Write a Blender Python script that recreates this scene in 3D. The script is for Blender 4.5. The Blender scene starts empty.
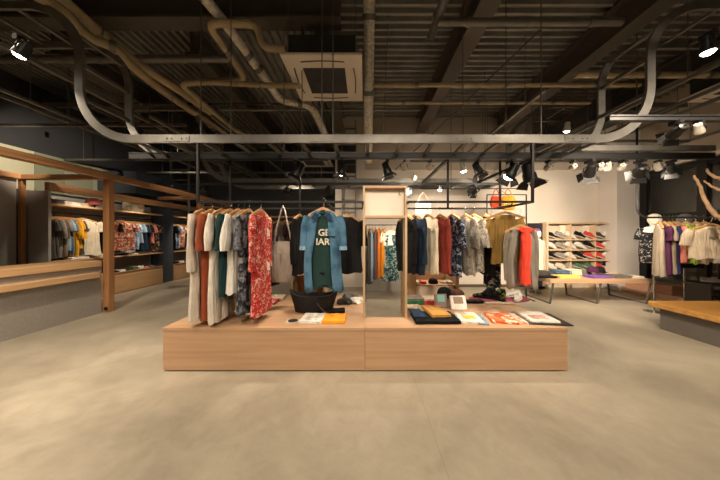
import bpy, math, random
from mathutils import Vector, Matrix
random.seed(7)
PI = math.pi
S = bpy.context.scene
col = S.collection
H = 1.3; F = 240.0; CX, CY = 365.0, 236.0
def at(x, y, Y):
    return Vector(((x-CX)*Y/F, Y, H+(CY-y)*Y/F))
def xp(x, Y): return (x-CX)*Y/F
def zp(y, Y): return H+(CY-y)*Y/F
def Yf(y, Z=0.0): return F*(H-Z)/(y-CY)

# ------------------------------------------------------------ materials
def lin(c):
    return tuple((v/12.92 if v <= .04045 else ((v+.055)/1.055)**2.4) for v in c)
def hexc(s):
    return lin(tuple(int(s[i:i+2], 16)/255 for i in (0, 2, 4)))
_m = {}
def base(name):
    m = bpy.data.materials.new(name); m.use_nodes = True
    return m, m.node_tree, m.node_tree.nodes['Principled BSDF']
def ramp(nt, stops, interp='LINEAR'):
    r = nt.nodes.new('ShaderNodeValToRGB'); e = r.color_ramp.elements
    r.color_ramp.interpolation = interp
    while len(e) > len(stops): e.remove(e[-1])
    while len(e) < len(stops): e.new(1)
    for k, (p, c) in enumerate(stops):
        e[k].position = p; e[k].color = (*c, 1)
    return r
def coords(nt, scale=(1, 1, 1)):
    tc = nt.nodes.new('ShaderNodeTexCoord'); mp = nt.nodes.new('ShaderNodeMapping')
    mp.inputs['Scale'].default_value = scale
    nt.links.new(tc.outputs['Object'], mp.inputs['Vector'])
    return mp.outputs['Vector']
def plain(name, c, rough=.6, metal=0., var=.08, ns=6, bump=0., spec=.5):
    if name in _m: return _m[name]
    m, nt, b = base(name); c = hexc(c) if isinstance(c, str) else c
    b.inputs['Roughness'].default_value = rough; b.inputs['Metallic'].default_value = metal
    b.inputs['Specular IOR Level'].default_value = spec
    v = coords(nt); n = nt.nodes.new('ShaderNodeTexNoise'); n.inputs['Scale'].default_value = ns; n.inputs['Detail'].default_value = 4
    nt.links.new(v, n.inputs['Vector'])
    lo = tuple(x*(1-var) for x in c); hi = tuple(min(1, x*(1+var)) for x in c)
    r = ramp(nt, [(.3, lo), (.7, hi)]); nt.links.new(n.outputs['Fac'], r.inputs['Fac']); nt.links.new(r.outputs['Color'], b.inputs['Base Color'])
    if bump:
        n2 = nt.nodes.new('ShaderNodeTexNoise'); n2.inputs['Scale'].default_value = 40; nt.links.new(v, n2.inputs['Vector'])
        bp = nt.nodes.new('ShaderNodeBump'); bp.inputs['Strength'].default_value = bump; bp.inputs['Distance'].default_value = .01
        nt.links.new(n2.outputs['Fac'], bp.inputs['Height']); nt.links.new(bp.outputs['Normal'], b.inputs['Normal'])
    _m[name] = m; return m
def crease(m):
    # soft drape creases running down the cloth
    nt = m.node_tree; b = nt.nodes['Principled BSDF']; v = coords(nt, (13, 13, 2.6)); n = nt.nodes.new('ShaderNodeTexNoise'); n.inputs['Scale'].default_value = 1.6; n.inputs['Detail'].default_value = 3; n.inputs['Distortion'].default_value = .7
    nt.links.new(v, n.inputs['Vector']); bp = nt.nodes.new('ShaderNodeBump'); bp.inputs['Strength'].default_value = .8; bp.inputs['Distance'].default_value = .035
    nt.links.new(n.outputs['Fac'], bp.inputs['Height']); nt.links.new(bp.outputs['Normal'], b.inputs['Normal']); return m
def cloth(name, c, var=.12):
    if name in _m: return _m[name]
    return crease(plain(name, c, .9, 0, var, 9, 0, .2))
def wood(name, c1, c2, axis='x', rough=.45, sc=1.0):
    if name in _m: return _m[name]
    m, nt, b = base(name); b.inputs['Roughness'].default_value = rough
    s = {'x': (.35, 7, 7), 'y': (7, .35, 7), 'z': (7, 7, .35)}[axis]
    v = coords(nt, tuple(q*sc for q in s)); n = nt.nodes.new('ShaderNodeTexNoise'); n.inputs['Scale'].default_value = 3; n.inputs['Detail'].default_value = 6; n.inputs['Distortion'].default_value = .6
    nt.links.new(v, n.inputs['Vector'])
    r = ramp(nt, [(.3, hexc(c1)), (.7, hexc(c2))]); nt.links.new(n.outputs['Fac'], r.inputs['Fac']); nt.links.new(r.outputs['Color'], b.inputs['Base Color'])
    _m[name] = m; return m
def pattern(name, cols, scale=14, kind='voronoi', rough=.85):
    if name in _m: return _m[name]
    m, nt, b = base(name); b.inputs['Roughness'].default_value = rough; b.inputs['Specular IOR Level'].default_value = .2
    v = coords(nt)
    if kind == 'voronoi':
        n0 = nt.nodes.new('ShaderNodeTexNoise'); n0.inputs['Scale'].default_value = scale*.8
        nt.links.new(v, n0.inputs['Vector'])
        t = nt.nodes.new('ShaderNodeTexVoronoi'); t.inputs['Scale'].default_value = scale
        ad = nt.nodes.new('ShaderNodeVectorMath'); ad.operation = 'ADD'
        sc = nt.nodes.new('ShaderNodeVectorMath'); sc.operation = 'SCALE'; sc.inputs['Scale'].default_value = .12
        nt.links.new(n0.outputs['Color'], sc.inputs[0]); nt.links.new(v, ad.inputs[0]); nt.links.new(sc.outputs[0], ad.inputs[1])
        nt.links.new(ad.outputs[0], t.inputs['Vector'])
        sp = nt.nodes.new('ShaderNodeSeparateColor'); nt.links.new(t.outputs['Color'], sp.inputs[0]); out = sp.outputs[0]
    elif kind == 'noise':
        t = nt.nodes.new('ShaderNodeTexNoise'); t.inputs['Scale'].default_value = scale; t.inputs['Detail'].default_value = 3
        nt.links.new(v, t.inputs['Vector'])
        mr = nt.nodes.new('ShaderNodeMapRange'); mr.inputs['From Min'].default_value = .3; mr.inputs['From Max'].default_value = .7
        nt.links.new(t.outputs['Fac'], mr.inputs['Value']); out = mr.outputs[0]
    elif kind == 'stripe':
        t = nt.nodes.new('ShaderNodeTexWave'); t.inputs['Scale'].default_value = scale; t.bands_direction = 'X'
        nt.links.new(v, t.inputs['Vector']); out = t.outputs['Fac']
    elif kind == 'dots':
        t = nt.nodes.new('ShaderNodeTexVoronoi'); t.inputs['Scale'].default_value = scale
        nt.links.new(v, t.inputs['Vector']); mr = nt.nodes.new('ShaderNodeMath'); mr.operation = 'MULTIPLY'; mr.inputs[1].default_value = 1.5
        nt.links.new(t.outputs['Distance'], mr.inputs[0]); out = mr.outputs[0]
    n = len(cols); r = ramp(nt, [(k/n, hexc(c)) for k, c in enumerate(cols)], 'CONSTANT' if kind != 'noise' else 'LINEAR')
    nt.links.new(out, r.inputs['Fac']); nt.links.new(r.outputs['Color'], b.inputs['Base Color'])
    crease(m); _m[name] = m; return m
def emit(name, c, s):
    if name in _m: return _m[name]
    m, nt, b = base(name); b.inputs['Base Color'].default_value = (*c, 1)
    b.inputs['Emission Color'].default_value = (*c, 1); b.inputs['Emission Strength'].default_value = s
    _m[name] = m; return m
def glassm(name, tint=(.55, .58, .56)):
    if name in _m: return _m[name]
    m, nt, b = base(name); b.inputs['Base Color'].default_value = (*tint, 1); b.inputs['Roughness'].default_value = .03
    b.inputs['Transmission Weight'].default_value = 1.0; b.inputs['IOR'].default_value = 1.45
    _m[name] = m; return m
def concrete(name='polished_concrete'):
    m, nt, b = base(name)
    v = coords(nt)
    n1 = nt.nodes.new('ShaderNodeTexNoise'); n1.inputs['Scale'].default_value = .9; n1.inputs['Detail'].default_value = 8; n1.inputs['Roughness'].default_value = .62; n1.inputs['Distortion'].default_value = .5
    n2 = nt.nodes.new('ShaderNodeTexNoise'); n2.inputs['Scale'].default_value = 7; n2.inputs['Detail'].default_value = 8; n2.inputs['Roughness'].default_value = .7; n2.inputs['Distortion'].default_value = .8
    for n in (n1, n2): nt.links.new(v, n.inputs['Vector'])
    r1 = ramp(nt, [(.32, (.28, .245, .185)), (.68, (.45, .40, .31))]); nt.links.new(n1.outputs['Fac'], r1.inputs['Fac'])
    r2 = ramp(nt, [(.3, (.86, .86, .86)), (.7, (1.06, 1.06, 1.06))]); nt.links.new(n2.outputs['Fac'], r2.inputs['Fac'])
    mx = nt.nodes.new('ShaderNodeMix'); mx.data_type = 'RGBA'; mx.blend_type = 'MULTIPLY'; mx.inputs[0].default_value = 1
    nt.links.new(r1.outputs['Color'], mx.inputs[6]); nt.links.new(r2.outputs['Color'], mx.inputs[7])
    # faint saw-cut joint lines
    br = nt.nodes.new('ShaderNodeTexBrick'); br.offset = 0; br.inputs['Scale'].default_value = 1
    br.inputs['Brick Width'].default_value = 3.0; br.inputs['Row Height'].default_value = 60.0; br.inputs['Mortar Size'].default_value = .004
    br.inputs['Color1'].default_value = (1, 1, 1, 1); br.inputs['Color2'].default_value = (1, 1, 1, 1); br.inputs['Mortar'].default_value = (.75, .75, .75, 1)
    tc = nt.nodes.new('ShaderNodeTexCoord'); mp = nt.nodes.new('ShaderNodeMapping'); mp.inputs['Location'].default_value = (-.45, 30, 0)
    nt.links.new(tc.outputs['Object'], mp.inputs['Vector']); nt.links.new(mp.outputs['Vector'], br.inputs['Vector'])
    m2 = nt.nodes.new('ShaderNodeMix'); m2.data_type = 'RGBA'; m2.blend_type = 'MULTIPLY'; m2.inputs[0].default_value = .5
    nt.links.new(mx.outputs[2], m2.inputs[6]); nt.links.new(br.outputs['Color'], m2.inputs[7]); nt.links.new(m2.outputs[2], b.inputs['Base Color'])
    rr = ramp(nt, [(.3, (.32,)*3), (.7, (.5,)*3)]); nt.links.new(n2.outputs['Fac'], rr.inputs['Fac']); nt.links.new(rr.outputs['Color'], b.inputs['Roughness'])
    bp = nt.nodes.new('ShaderNodeBump'); bp.inputs['Strength'].default_value = .08; nt.links.new(n2.outputs['Fac'], bp.inputs['Height']); nt.links.new(bp.outputs['Normal'], b.inputs['Normal'])
    _m[name] = m; return m

# ------------------------------------------------------------ mesh builder
class MB:
    def __init__(s): s.v = []; s.f = []
    def add(s, vs, fs):
        o = len(s.v); s.v += [Vector(v) for v in vs]; s.f += [tuple(i+o for i in f) for f in fs]; return s
    def box(s, x0, x1, y0, y1, z0, z1, c=0.0):
        # optional chamfer of the vertical outline and top/bottom edges
        if c <= 0:
            vs = [(x0,y0,z0),(x1,y0,z0),(x1,y1,z0),(x0,y1,z0),(x0,y0,z1),(x1,y0,z1),(x1,y1,z1),(x0,y1,z1)]
            return s.add(vs, [(0,3,2,1),(4,5,6,7),(0,1,5,4),(1,2,6,5),(2,3,7,6),(3,0,4,7)])
        def ring(i, z):
            a0, a1, b0, b1 = x0+i, x1-i, y0+i, y1-i
            return [(a0+c,b0,z),(a1-c,b0,z),(a1,b0+c,z),(a1,b1-c,z),(a1-c,b1,z),(a0+c,b1,z),(a0,b1-c,z),(a0,b0+c,z)]
        return s.loft([ring(c, z0), ring(0, z0+c), ring(0, z1-c), ring(c, z1)])
    def loft(s, rings, cap=True, closed=True):
        n = len(rings[0]); vs = [p for r in rings for p in r]; fs = []
        for i in range(len(rings)-1):
            for j in range(n if closed else n-1):
                k = (j+1) % n; fs.append((i*n+j, i*n+k, (i+1)*n+k, (i+1)*n+j))
        if cap and closed:
            fs.append(tuple(range(n-1, -1, -1))); fs.append(tuple((len(rings)-1)*n+j for j in range(n)))
        return s.add(vs, fs)
    def tube(s, pts, r, n=8, sq=False, closed=False):
        pts = [Vector(p) for p in pts]; rings = []; up = Vector((0, 0, 1))
        prev = None
        for i, p in enumerate(pts):
            if i == 0: d = pts[1]-p
            elif i == len(pts)-1: d = p-pts[i-1]
            else: d = (pts[i+1]-p).normalized()+(p-pts[i-1]).normalized()
            d.normalize()
            if prev is None:
                a = d.cross(up)
                if a.length < .05: a = d.cross(Vector((0, 1, 0)))
            else:
                a = prev-d*prev.dot(d)
            a.normalize(); prev = a; b = d.cross(a)
            rr = r[i] if isinstance(r, (list, tuple)) else r
            if sq: rings.append([p+(a*u+b*w)*rr for u, w in ((-1,-1),(1,-1),(1,1),(-1,1))])
            else: rings.append([p+(a*math.cos(2*PI*k/n)+b*math.sin(2*PI*k/n))*rr for k in range(n)])
        return s.loft(rings)
    def beam(s, p, q, w, h):
        # rectangular bar, w across (horizontal), h vertical-ish
        p = Vector(p); q = Vector(q); d = (q-p).normalized(); a = d.cross(Vector((0, 0, 1)))
        if a.length < .05: a = Vector((1, 0, 0))
        a.normalize(); b = a.cross(d)
        R = lambda o: [o+a*u*w/2+b*v*h/2 for u, v in ((-1,-1),(1,-1),(1,1),(-1,1))]
        return s.loft([R(p), R(q)])
    def lathe(s, prof, n=24, o=(0, 0, 0), sx=1, sy=1):
        o = Vector(o)
        return s.loft([[o+Vector((r*math.cos(2*PI*k/n)*sx, r*math.sin(2*PI*k/n)*sy, z)) for k in range(n)] for r, z in prof])
    def xf(s, M):
        s.v = [M @ v for v in s.v]; return s
    def build(s, name, m, parent=None, loc=None, rz=0, kind=None, label=None, sharp=35):
        me = bpy.data.meshes.new(name); me.from_pydata([tuple(v) for v in s.v], [], s.f); me.materials.append(m)
        me.polygons.foreach_set('use_smooth', [True]*len(me.polygons)); me.update()
        me.set_sharp_from_angle(angle=math.radians(sharp))
        o = bpy.data.objects.new(name, me); col.objects.link(o)
        if parent: o.parent = parent
        if loc is not None: o.location = loc
        if rz: o.rotation_euler[2] = rz
        if kind: o['kind'] = kind
        if label: o['label'] = label
        return o
def tag(o, label, cat, group=None):
    o['label'] = label; o['category'] = cat
    if group: o['group'] = group
    return o
def thing(name, label, cat, loc=(0, 0, 0), rz=0, group=None):
    o = bpy.data.objects.new(name, None); o.empty_display_size = .1; col.objects.link(o)
    o.location = loc; o.rotation_euler[2] = rz
    return tag(o, label, cat, group)

# ------------------------------------------------------------ palette
M_floor = concrete()
M_ply = wood('oak_veneer', 'b08c6c', 'c29e7c', 'x', .5)
M_plyz = wood('oak_veneer_upright', 'b0946f', 'c2a683', 'z', .5)
M_plyy = wood('oak_veneer_long', 'b08a62', 'c49e75', 'y', .5)
M_pine = wood('pine_timber', '9a6e48', 'b98b60', 'y', .5)
M_pinez = wood('pine_timber_upright', '94673f', 'b08055', 'z', .5)
M_pinex = wood('pine_timber_cross', '9a6e48', 'b98b60', 'x', .5)
M_ctop = wood('counter_top_wood', 'c29a6e', 'd6b083', 'y', .4)
M_bench = wood('bench_slab_wood', 'b07c3c', 'cf9c55', 'x', .4)
M_hang = wood('hanger_wood', 'b98955', 'cda06a', 'x', .45)
M_greyp = plain('grey_laminate', '9c958e', .7, 0, .04, 2)
M_greyb = plain('grey_fabric_board', '958f88', .85, 0, .08, 30)
M_blue = plain('slate_blue_paint', '3c434c', .7, 0, .06, 3)
M_dark = plain('dark_wall_paint', '393a3e', .75, 0, .06, 3)
M_white = plain('warm_white_wall', 'd9cfc2', .8, 0, .03, 2)
M_cream = plain('cream_panel', 'e6dccb', .7, 0, .02, 2)
M_black = plain('black_metal', '1b1a1a', .5, .3, .1, 8)
M_blackp = plain('black_plastic', '131313', .45, 0, .1, 8)
M_steel = plain('galvanised_steel', '7c7973', .45, .5, .15, 10)
M_rod = plain('threaded_rod_steel', '6f6c67', .5, .6, .1, 10)
M_chrome = plain('chrome', 'c8c4bc', .2, .9, .05, 8)
M_beam = plain('brown_steel_paint', '5a534b', .65, .1, .12, 4)
M_deck = plain('ribbed_steel_deck', '8d8b84', .5, .2, .22, 3)
M_lag = plain('beige_pipe_lagging', 'b0a080', .75, 0, .15, 8)
M_foil = plain('foil_lagging', 'd6d0c0', .42, .1, .3, 30, .5)
M_ac = plain('ivory_plastic', 'e0d8cb', .6, 0, .03, 3)
M_grille = plain('grille_grey', '4a4a4c', .6, 0, .1, 10)
M_dkgrey = plain('charcoal_duct', '343231', .7, 0, .15, 5)
M_lampw = plain('white_lamp_housing', 'bdb6a8', .5, 0, .05, 5)
M_on = emit('lit_lens', (1, .88, .70), 25)
M_glass = glassm('window_glass')
M_night = plain('night_backdrop', '5e574e', .9, 0, .3, 2)
# ------------------------------------------------------------ room shell
XL, XR, YB, YF, ZC = -6.6, 6.5, 8.4, -4.0, 4.32
o = MB().box(XL-.1, XR+3.0, YF-.1, YB+.1, -.1, 0).build('floor', M_floor, kind='structure')
# ceiling: ribbed deck. ribs across the picture on the right of the centre beam, along it on the left
def deck(x0, x1, y0, y1, along, pitch=.125, d=.06):
    m = MB(); prof = []
    a0, a1 = (y0, y1) if along == 'x' else (x0, x1)
    p = a0
    while p < a1-1e-6:
        for u, z in ((0, 0), (.28, 0), (.4, d), (.88, d), (1, 0)):
            prof.append((min(p+u*pitch, a1), z))
        p += pitch
    b0, b1 = (x0, x1) if along == 'x' else (y0, y1)
    def P(a, b, z): return (b, a, ZC+z) if along == 'x' else (a, b, ZC+z)
    vs = [P(a, b0, z) for a, z in prof]+[P(a, b1, z) for a, z in prof]; n = len(prof)
    fs = [(i, i+1, n+i+1, n+i) for i in range(n-1)]
    m.add(vs, fs); return m
c1 = deck(-.6, XR, YF, YB, 'x'); c2 = deck(XL, -.6, YF, YB, 'y')
c1.add(c2.v, c2.f); c1.box(XL-.1, XR+.1, YF-.1, YB+.1, ZC+.09, ZC+.15)
c1.build('ceiling', M_deck, kind='structure', sharp=20)
MB().box(XL-.12, XL, YF, YB, 0, ZC+.1).build('wall_left', M_dark, kind='structure')
MB().box(XL-.1, XR+.1, YF-.12, YF, 0, ZC+.1).build('wall_front', M_dark, kind='structure')
MB().box(XL-.1, -.76, YB, YB+.12, 0, ZC+.1).build('wall_back', M_dark, kind='structure')
# the white block that closes the right half of the shop
YW = 6.12
MB().box(-.76, 5.95, YW, YB+.12, 0, ZC+.1).build('wall_back', M_white, kind='structure')
MB().box(.0, 5.95, YW-.05, YW-.002, 2.98, ZC-.01).build('trim_1', plain('bulkhead_paint', 'b8ab9a', .8, 0, .03, 2), kind='structure')
MB().box(5.955, XR+.1, 5.67, 6.4, 0, ZC+.1).build('wall_right', plain('pillar_white', 'd4ccc4', .8, 0, .03, 2), kind='structure')
MB().box(.0, 5.94, YW-.015, YW-.001, 0, .07).build('baseboard_back', plain('dark_baseboard', '55493e', .6), kind='structure')
# window wall on the right: beige bulkhead over black frame
MB().box(XR, XR+.12, YF, 5.665, 2.88, ZC+.1).build('wall_right', plain('bulkhead_beige', 'a89c8a', .8, 0, .03, 2), kind='structure')
MB().box(XR, XR+.12, YF, -.6, 0, 2.875).build('wall_right', M_white, kind='structure')
MB().box(XR-.03, XR+.1, -.6, 5.6, 2.80, 2.875).build('trim_2', plain('ivory_trim', 'cfc6b6', .6), kind='structure')
wf = MB()
for y in (5.60, 4.62, 3.1, 1.4, -.5):
    wf.box(XR-.02, XR+.1, y-.07, y+.07, .12, 2.79)
for z in (2.72, 1.74, .16):
    wf.box(XR, XR+.08, -.5, 5.6, z-.045, z+.045)
w = wf.build('window_1', plain('black_window_frame', '171615', .4, .3), kind='structure')
pn = 0
for a, b in ((4.70, 5.53), (3.17, 4.54), (1.47, 3.02), (-.43, 1.32)):
    for z0, z1 in ((.21, 1.69), (1.79, 2.67)):
        MB().box(XR+.03, XR+.042, a, b, z0, z1).build('pane', M_glass, w)
MB().box(XR-.0, XR+.12, -.6, 5.6, 0, .115).build('trim_3', M_black, kind='structure')
# what stands outside the window at night: a dim facade across the passage
MB().box(XR+2.6, XR+2.7, -2, 8, 0, 5).build('wall_outside', M_night, kind='structure')
# slate pier, slate bulkhead
MB().box(-5.93, -5.58, 6.66, 6.98, 0, 3.0).build('wall_pier', M_blue, kind='structure')
MB().box(-6.58, -5.62, 5.9, 8.38, 2.36, 2.9).build('wall_bulkhead', M_blue, kind='structure')
# pale painted blocks high on the left wall
for k, (a, b, c) in enumerate(((1.4, 2.6, '9f9a80'), (2.6, 3.7, '6f705c'), (3.7, 4.2, '6a6a5a'), (4.2, 4.78, 'c3c2a6'), (4.78, 5.25, '8b8f79'), (5.25, 5.8, '9da38c'), (5.8, 6.5, 'b2b49a'), (6.5, 8.3, '5b5e56'))):
    MB().box(XL+.001, XL+.02, a+.004, b-.004, 2.2, 2.98 if k < 7 else 2.9).build('trim_%d' % (k+4), plain('painted_block_%d' % k, c, .8, 0, .02), kind='structure')

# ------------------------------------------------------------ ceiling steel
def ibeam(p, q, w=.24, h=.4, t=.03, vert=False):
    p = Vector(p); q = Vector(q); m = MB()
    m.beam(p+Vector((0, 0, t/2)), q+Vector((0, 0, t/2)), w, t)
    m.beam(p+Vector((0, 0, h-t/2)), q+Vector((0, 0, h-t/2)), w, t)
    m.beam(p+Vector((0, 0, h/2)), q+Vector((0, 0, h/2)), .03, h-2*t+.002)
    return m
for x, lab in ((1.40, 'brown steel roof beam nearest right of the centre'), (3.36, 'brown steel roof beam above the right ladder tray bend'), (5.3, 'brown steel roof beam furthest right near the window wall'), (-.62, 'brown steel roof beam beside the foil duct')):
    y0 = YF+.02 if x > 0 else 3.45
    o = ibeam((x, y0, 3.90), (x, YB-.02 if x < -.7 else YW-.06, 3.90)).build('roof_beam', M_beam); tag(o, lab, 'beam', 'roof beams')
o = ibeam((XL+.02, 2.98, 3.93), (-.3, 2.98, 3.93), .2, .37).build('roof_beam', M_beam); tag(o, 'deep brown steel girder crossing above the left ducts', 'beam', 'roof beams')
for x, lab in ((-2.5, 'dim brown steel roof beam left of the ceiling unit'), (-4.5, 'dim brown steel roof beam over the counter')):
    o = ibeam((x, 3.45, 3.92), (x, YB-.02, 3.92), .2, .36).build('roof_beam', M_beam); tag(o, lab, 'beam', 'roof beams')

def pipe(name, lab, cat, pts, r, m, rings=None, group=None, bend=.12):
    # round the corners of the polyline
    P = [Vector(p) for p in pts]; out = [P[0]]
    for i in range(1, len(P)-1):
        a = P[i]-P[i-1]; b = P[i+1]-P[i]; k = min(bend, a.length*.45, b.length*.45)
        s0 = P[i]-a.normalized()*k; s1 = P[i]+b.normalized()*k
        for t in (0, .25, .5, .75, 1): out.append(s0*(1-t)**2+P[i]*2*t*(1-t)+s1*t*t)
    out.append(P[-1])
    if rings is None:
        o = MB().tube(out, r, 12).build(name, m); return tag(o, lab, cat, group)
    t = thing(name, lab, cat, (0, 0, 0), 0, group)
    MB().tube(out, r, 12).build('pipe_run', m, t)
    for p, d in rings:
        p = Vector(p); d = Vector(d).normalized()
        MB().tube([p-d*.03, p+d*.03], r*1.22, 12).build('collar', M_steel, t)
    return t
# foil wrapped duct dropping beside the cassette
pipe('insulated_duct', 'crinkled silver foil duct dropping just right of the ceiling unit', 'duct', [(.05, 2.75, 4.28), (.055, 3.95, 2.85), (.055, 4.2, 2.6)], .07, M_foil, [((.052, 2.98, 4.02), (0, 1, -1.2)), ((.053, 3.5, 3.39), (0, 1, -1.2))])
def hpipe(y, x0, x1, Z, r, m, lab, cols=3, name='ceiling_pipe', cat='pipe'):
    Y = F*(Z-H)/(CY-y); a = xp(x0, Y); b = xp(x1, Y)
    return pipe(name, lab, cat, [(a, Y, Z), ((a+b)/2, Y, Z), (b, Y, Z)], r, m, [((a+(b-a)*(k+.5)/cols, Y, Z), (1, 0, 0)) for k in range(cols)])
hpipe(85, 372, 640, 3.62, .032, M_lag, 'long beige pipe crossing the ribbed ceiling above the right racks')
hpipe(103, 366, 590, 3.5, .022, M_lag, 'thin beige pipe crossing just behind the long beige pipe')
hpipe(22, 438, 622, 3.72, .04, M_steel, 'silver pipe crossing high near the top of the roof beams')
hpipe(59, -30, 230, 3.75, .05, M_steel, 'thick silver pipe running left under the deep girder')
hpipe(110, 120, 420, 3.6, .022, M_steel, 'thin silver pipe passing behind the ceiling unit')
hpipe(104, 110, 300, 3.62, .018, M_dkgrey, 'thin dark pipe just above the thin silver one')
hpipe(75, 575, 735, 3.55, .04, M_lag, 'beige pipe at upper right behind the tray bend')
pipe('ceiling_pipe', 'short grey drain pipe ending in an elbow above the right racks', 'pipe', [at(452, -20, 2.5), at(440, 12, 2.75), at(430, 40, 2.9)], .05, M_steel, [(at(438, 16, 2.78), (-.1, .2, -.4))])
def at9(x, y, Y): return at(x, y, Y*.92)
# beige lagged refrigerant lines on the left
pipe('lagged_pipe', 'upper thick beige lagged pipe slanting down at the upper left', 'pipe', [at9(40, -20, 2.6), at9(100, 33, 3.2), at9(135, 62, 3.6), at9(182, 92, 4.2), at9(244, 136, 5.8)], .062, M_lag, [(at9(100, 33, 3.2), (1, 1.2, -.1))])
pipe('lagged_pipe', 'lower beige lagged pipe wavering beside the left tray bend', 'pipe', [at9(5, -20, 2.5), at9(62, 8, 2.8), at9(84, 36, 3.0), at9(113, 46, 3.2), at9(130, 65, 3.5), at9(168, 95, 4.2), at9(225, 133, 5.6)], .055, M_lag, [(at9(113, 46, 3.2), (1, 1, -.1))], bend=.25)
pipe('lagged_pipe', 'looping beige lagged pipe bending round left of the ceiling unit', 'pipe', [at9(286, 49, 3.1), at9(262, 48, 3.1), at9(258, 24, 3.05), at9(207, 23, 3.0), at9(246, 79, 3.9), at9(180, 84, 3.9), at9(232, 128, 5.3)], .042, M_lag, [(at9(228, 52, 3.4), (.4, 1, -.1))])
pipe('lagged_pipe', 'straight beige lagged pipe reaching the left corner of the ceiling unit', 'pipe', [at9(200, 82, 3.8), at9(262, 85, 3.7), at9(300, 86, 3.45)], .035, M_lag, [(at9(262, 85, 3.7), (1, 0, 0))])
pipe('insulated_duct', 'silver foil pipe slanting down to the left of the ceiling unit', 'duct', [at9(190, -20, 2.75), at9(232, 32, 3.2), at9(270, 85, 4.0), at9(280, 100, 4.3), at9(312, 106, 4.4), at9(326, 136, 4.8)], .06, M_foil, [(at9(248, 55, 3.5), (.4, 1, -.2)), (at9(258, 68, 3.7), (.4, 1, -.2)), (at9(300, 104, 4.35), (1, .2, 0))])
# charcoal duct mass over the far left and right
for x, y0, y1, z, w_, lab in ((-5.9, 4.4, 7.6, 3.75, .5, 'charcoal box duct running above the counter'), (-3.9, 4.6, 8.2, 3.5, .8, 'charcoal box duct over the back left of the shop'), (4.3, 3.9, 6.0, 3.5, .6, 'charcoal box duct over the shoe shelf')):
    t = thing('air_duct', lab, 'duct', (x, 0, z))
    MB().box(-w_/2, w_/2, y0, y1, -.16, .16).build('duct_body', M_dkgrey, t)
    yy = y0+.3
    while yy < y1-.1:
        MB().box(-w_/2-.02, w_/2+.02, yy-.02, yy+.02, -.18, .18).build('flange', M_dkgrey, t); yy += 1.0
# steel strut channels
strut = [(-5.2, 1.2, 6.4, 3.3), (-4.6, 1.6, 7.4, 3.15), (-3.6, 1.4, 7.8, 3.2), (-3.05, 3.4, 8, 3.0), (-2.3, 3.6, 8, 3.1), (-1.6, 4.4, 8, 3.0), (2.4, 3.2, 5.9, 3.25), (3.9, 1.2, 5.9, 3.2), (4.5, 1.2, 5.9, 3.05), (4.75, 1.3, 5.9, 3.3), (6.1, 1.5, 5.5, 3.1)]
for k, (x, a, b, z) in enumerate(strut):
    m = MB(); m.box(x-.02, x+.02, a, b, z-.02, z+.02); 
    y = a+.4
    while y < b: m.box(x-.004, x+.004, y-.004, y+.004, z+.02, ZC-.001); y += 1.3
    o = m.build('strut_channel', M_steel); tag(o, 'thin steel strut channel hung on rods below the %s ceiling' % ('left' if x < 0 else 'right'), 'channel', 'strut channels '+('left' if x < 0 else 'right'))
for k, (y, a, b, z) in enumerate(((2.1, -6.5, -3.0, 3.4), (3.9, -6.5, -2.9, 3.1), (5.2, -6.5, -.8, 2.95), (6.05, -5.5, -.8, 2.9), (7.4, -6.5, -.8, 2.9), (4.3, 2.6, 5.8, 3.0), (5.3, 1.0, 5.8, 2.95))):
    m = MB(); m.box(a, b, y-.02, y+.02, z-.02, z+.02)
    x = a+.4
    while x < b: m.box(x-.004, x+.004, y-.004, y+.004, z+.02, ZC-.001); x += 1.3
    o = m.build('strut_channel', M_rod); tag(o, 'cross strut channel hung on rods over the %s of the shop' % ('left side' if b < 0 else 'right side'), 'channel', 'cross struts '+('left' if b < 0 else 'right'))
# slanted brace rods under the right deck
o = MB().tube([at(540, 30, 3.3), at(395, 170, 5.0)], .012).build('brace_rod', M_rod); tag(o, 'long thin rod slanting across the ribbed ceiling right of centre', 'rod')
o = MB().tube([at(390, 0, 3.2), at(383, 130, 5.0)], .008).build('conduit', M_rod); tag(o, 'thin dark conduit line running back just right of the foil duct', 'conduit')

# ------------------------------------------------------------ cassettes
def cassette(loc, lab, sz=.95):
    t = thing('ceiling_cassette', lab, 'air conditioner', loc); h = sz/2
    m = MB(); m.loft([[(x*s, y*s, z) for x, y in ((-h, -h), (h, -h), (h, h), (-h, h))] for s, z in ((.93, .05), (1, .03), (1, .008), (.985, 0))])
    m.build('fascia_panel', M_ac, t)
    MB().box(-h+.08, h-.08, -h+.08, h-.08, .05, .3).build('casing', M_dkgrey, t)
    g = MB(); q = .26; g.box(-q, q, -q, q, -.006, .004)
    for k in range(14):
        u = -q+.02+k*(2*q-.04)/13
        g.box(-q, q, u-.004, u+.004, -.014, -.006); g.box(u-.004, u+.004, -q, q, -.012, -.006)
    g.build('intake_grille', M_grille, t)
    for k in range(4):
        v = MB(); pts = []
        for j in range(9):
            a = -.26+.52*j/8; pts.append((a, -.385-.02*math.cos(a*6)*0+.018*(abs(j-4)/4)**2, -.002))
        v.tube(pts, .007, 6); v.xf(Matrix.Rotation(k*PI/2, 4, 'Z')); v.build('outlet_slot', M_grille, t)
    for sx in (-1, 1):
        for sy in (-1, 1): MB().tube([(sx*.4, sy*.4, .05), (sx*.4, sy*.4, ZC-loc[2])], .006, 6).build('hanger_rod', M_rod, t)
    return t
cassette((-.51, 3.24, 3.385), 'ivory square air conditioner in the ceiling left of the foil duct')
cassette((5.38, 3.27, 3.385), 'ivory square air conditioner cut by the right edge', .97)
cassette((-1.42, 6.7, 3.36), 'far ivory air conditioner half hidden behind the ladder trays')

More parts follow.
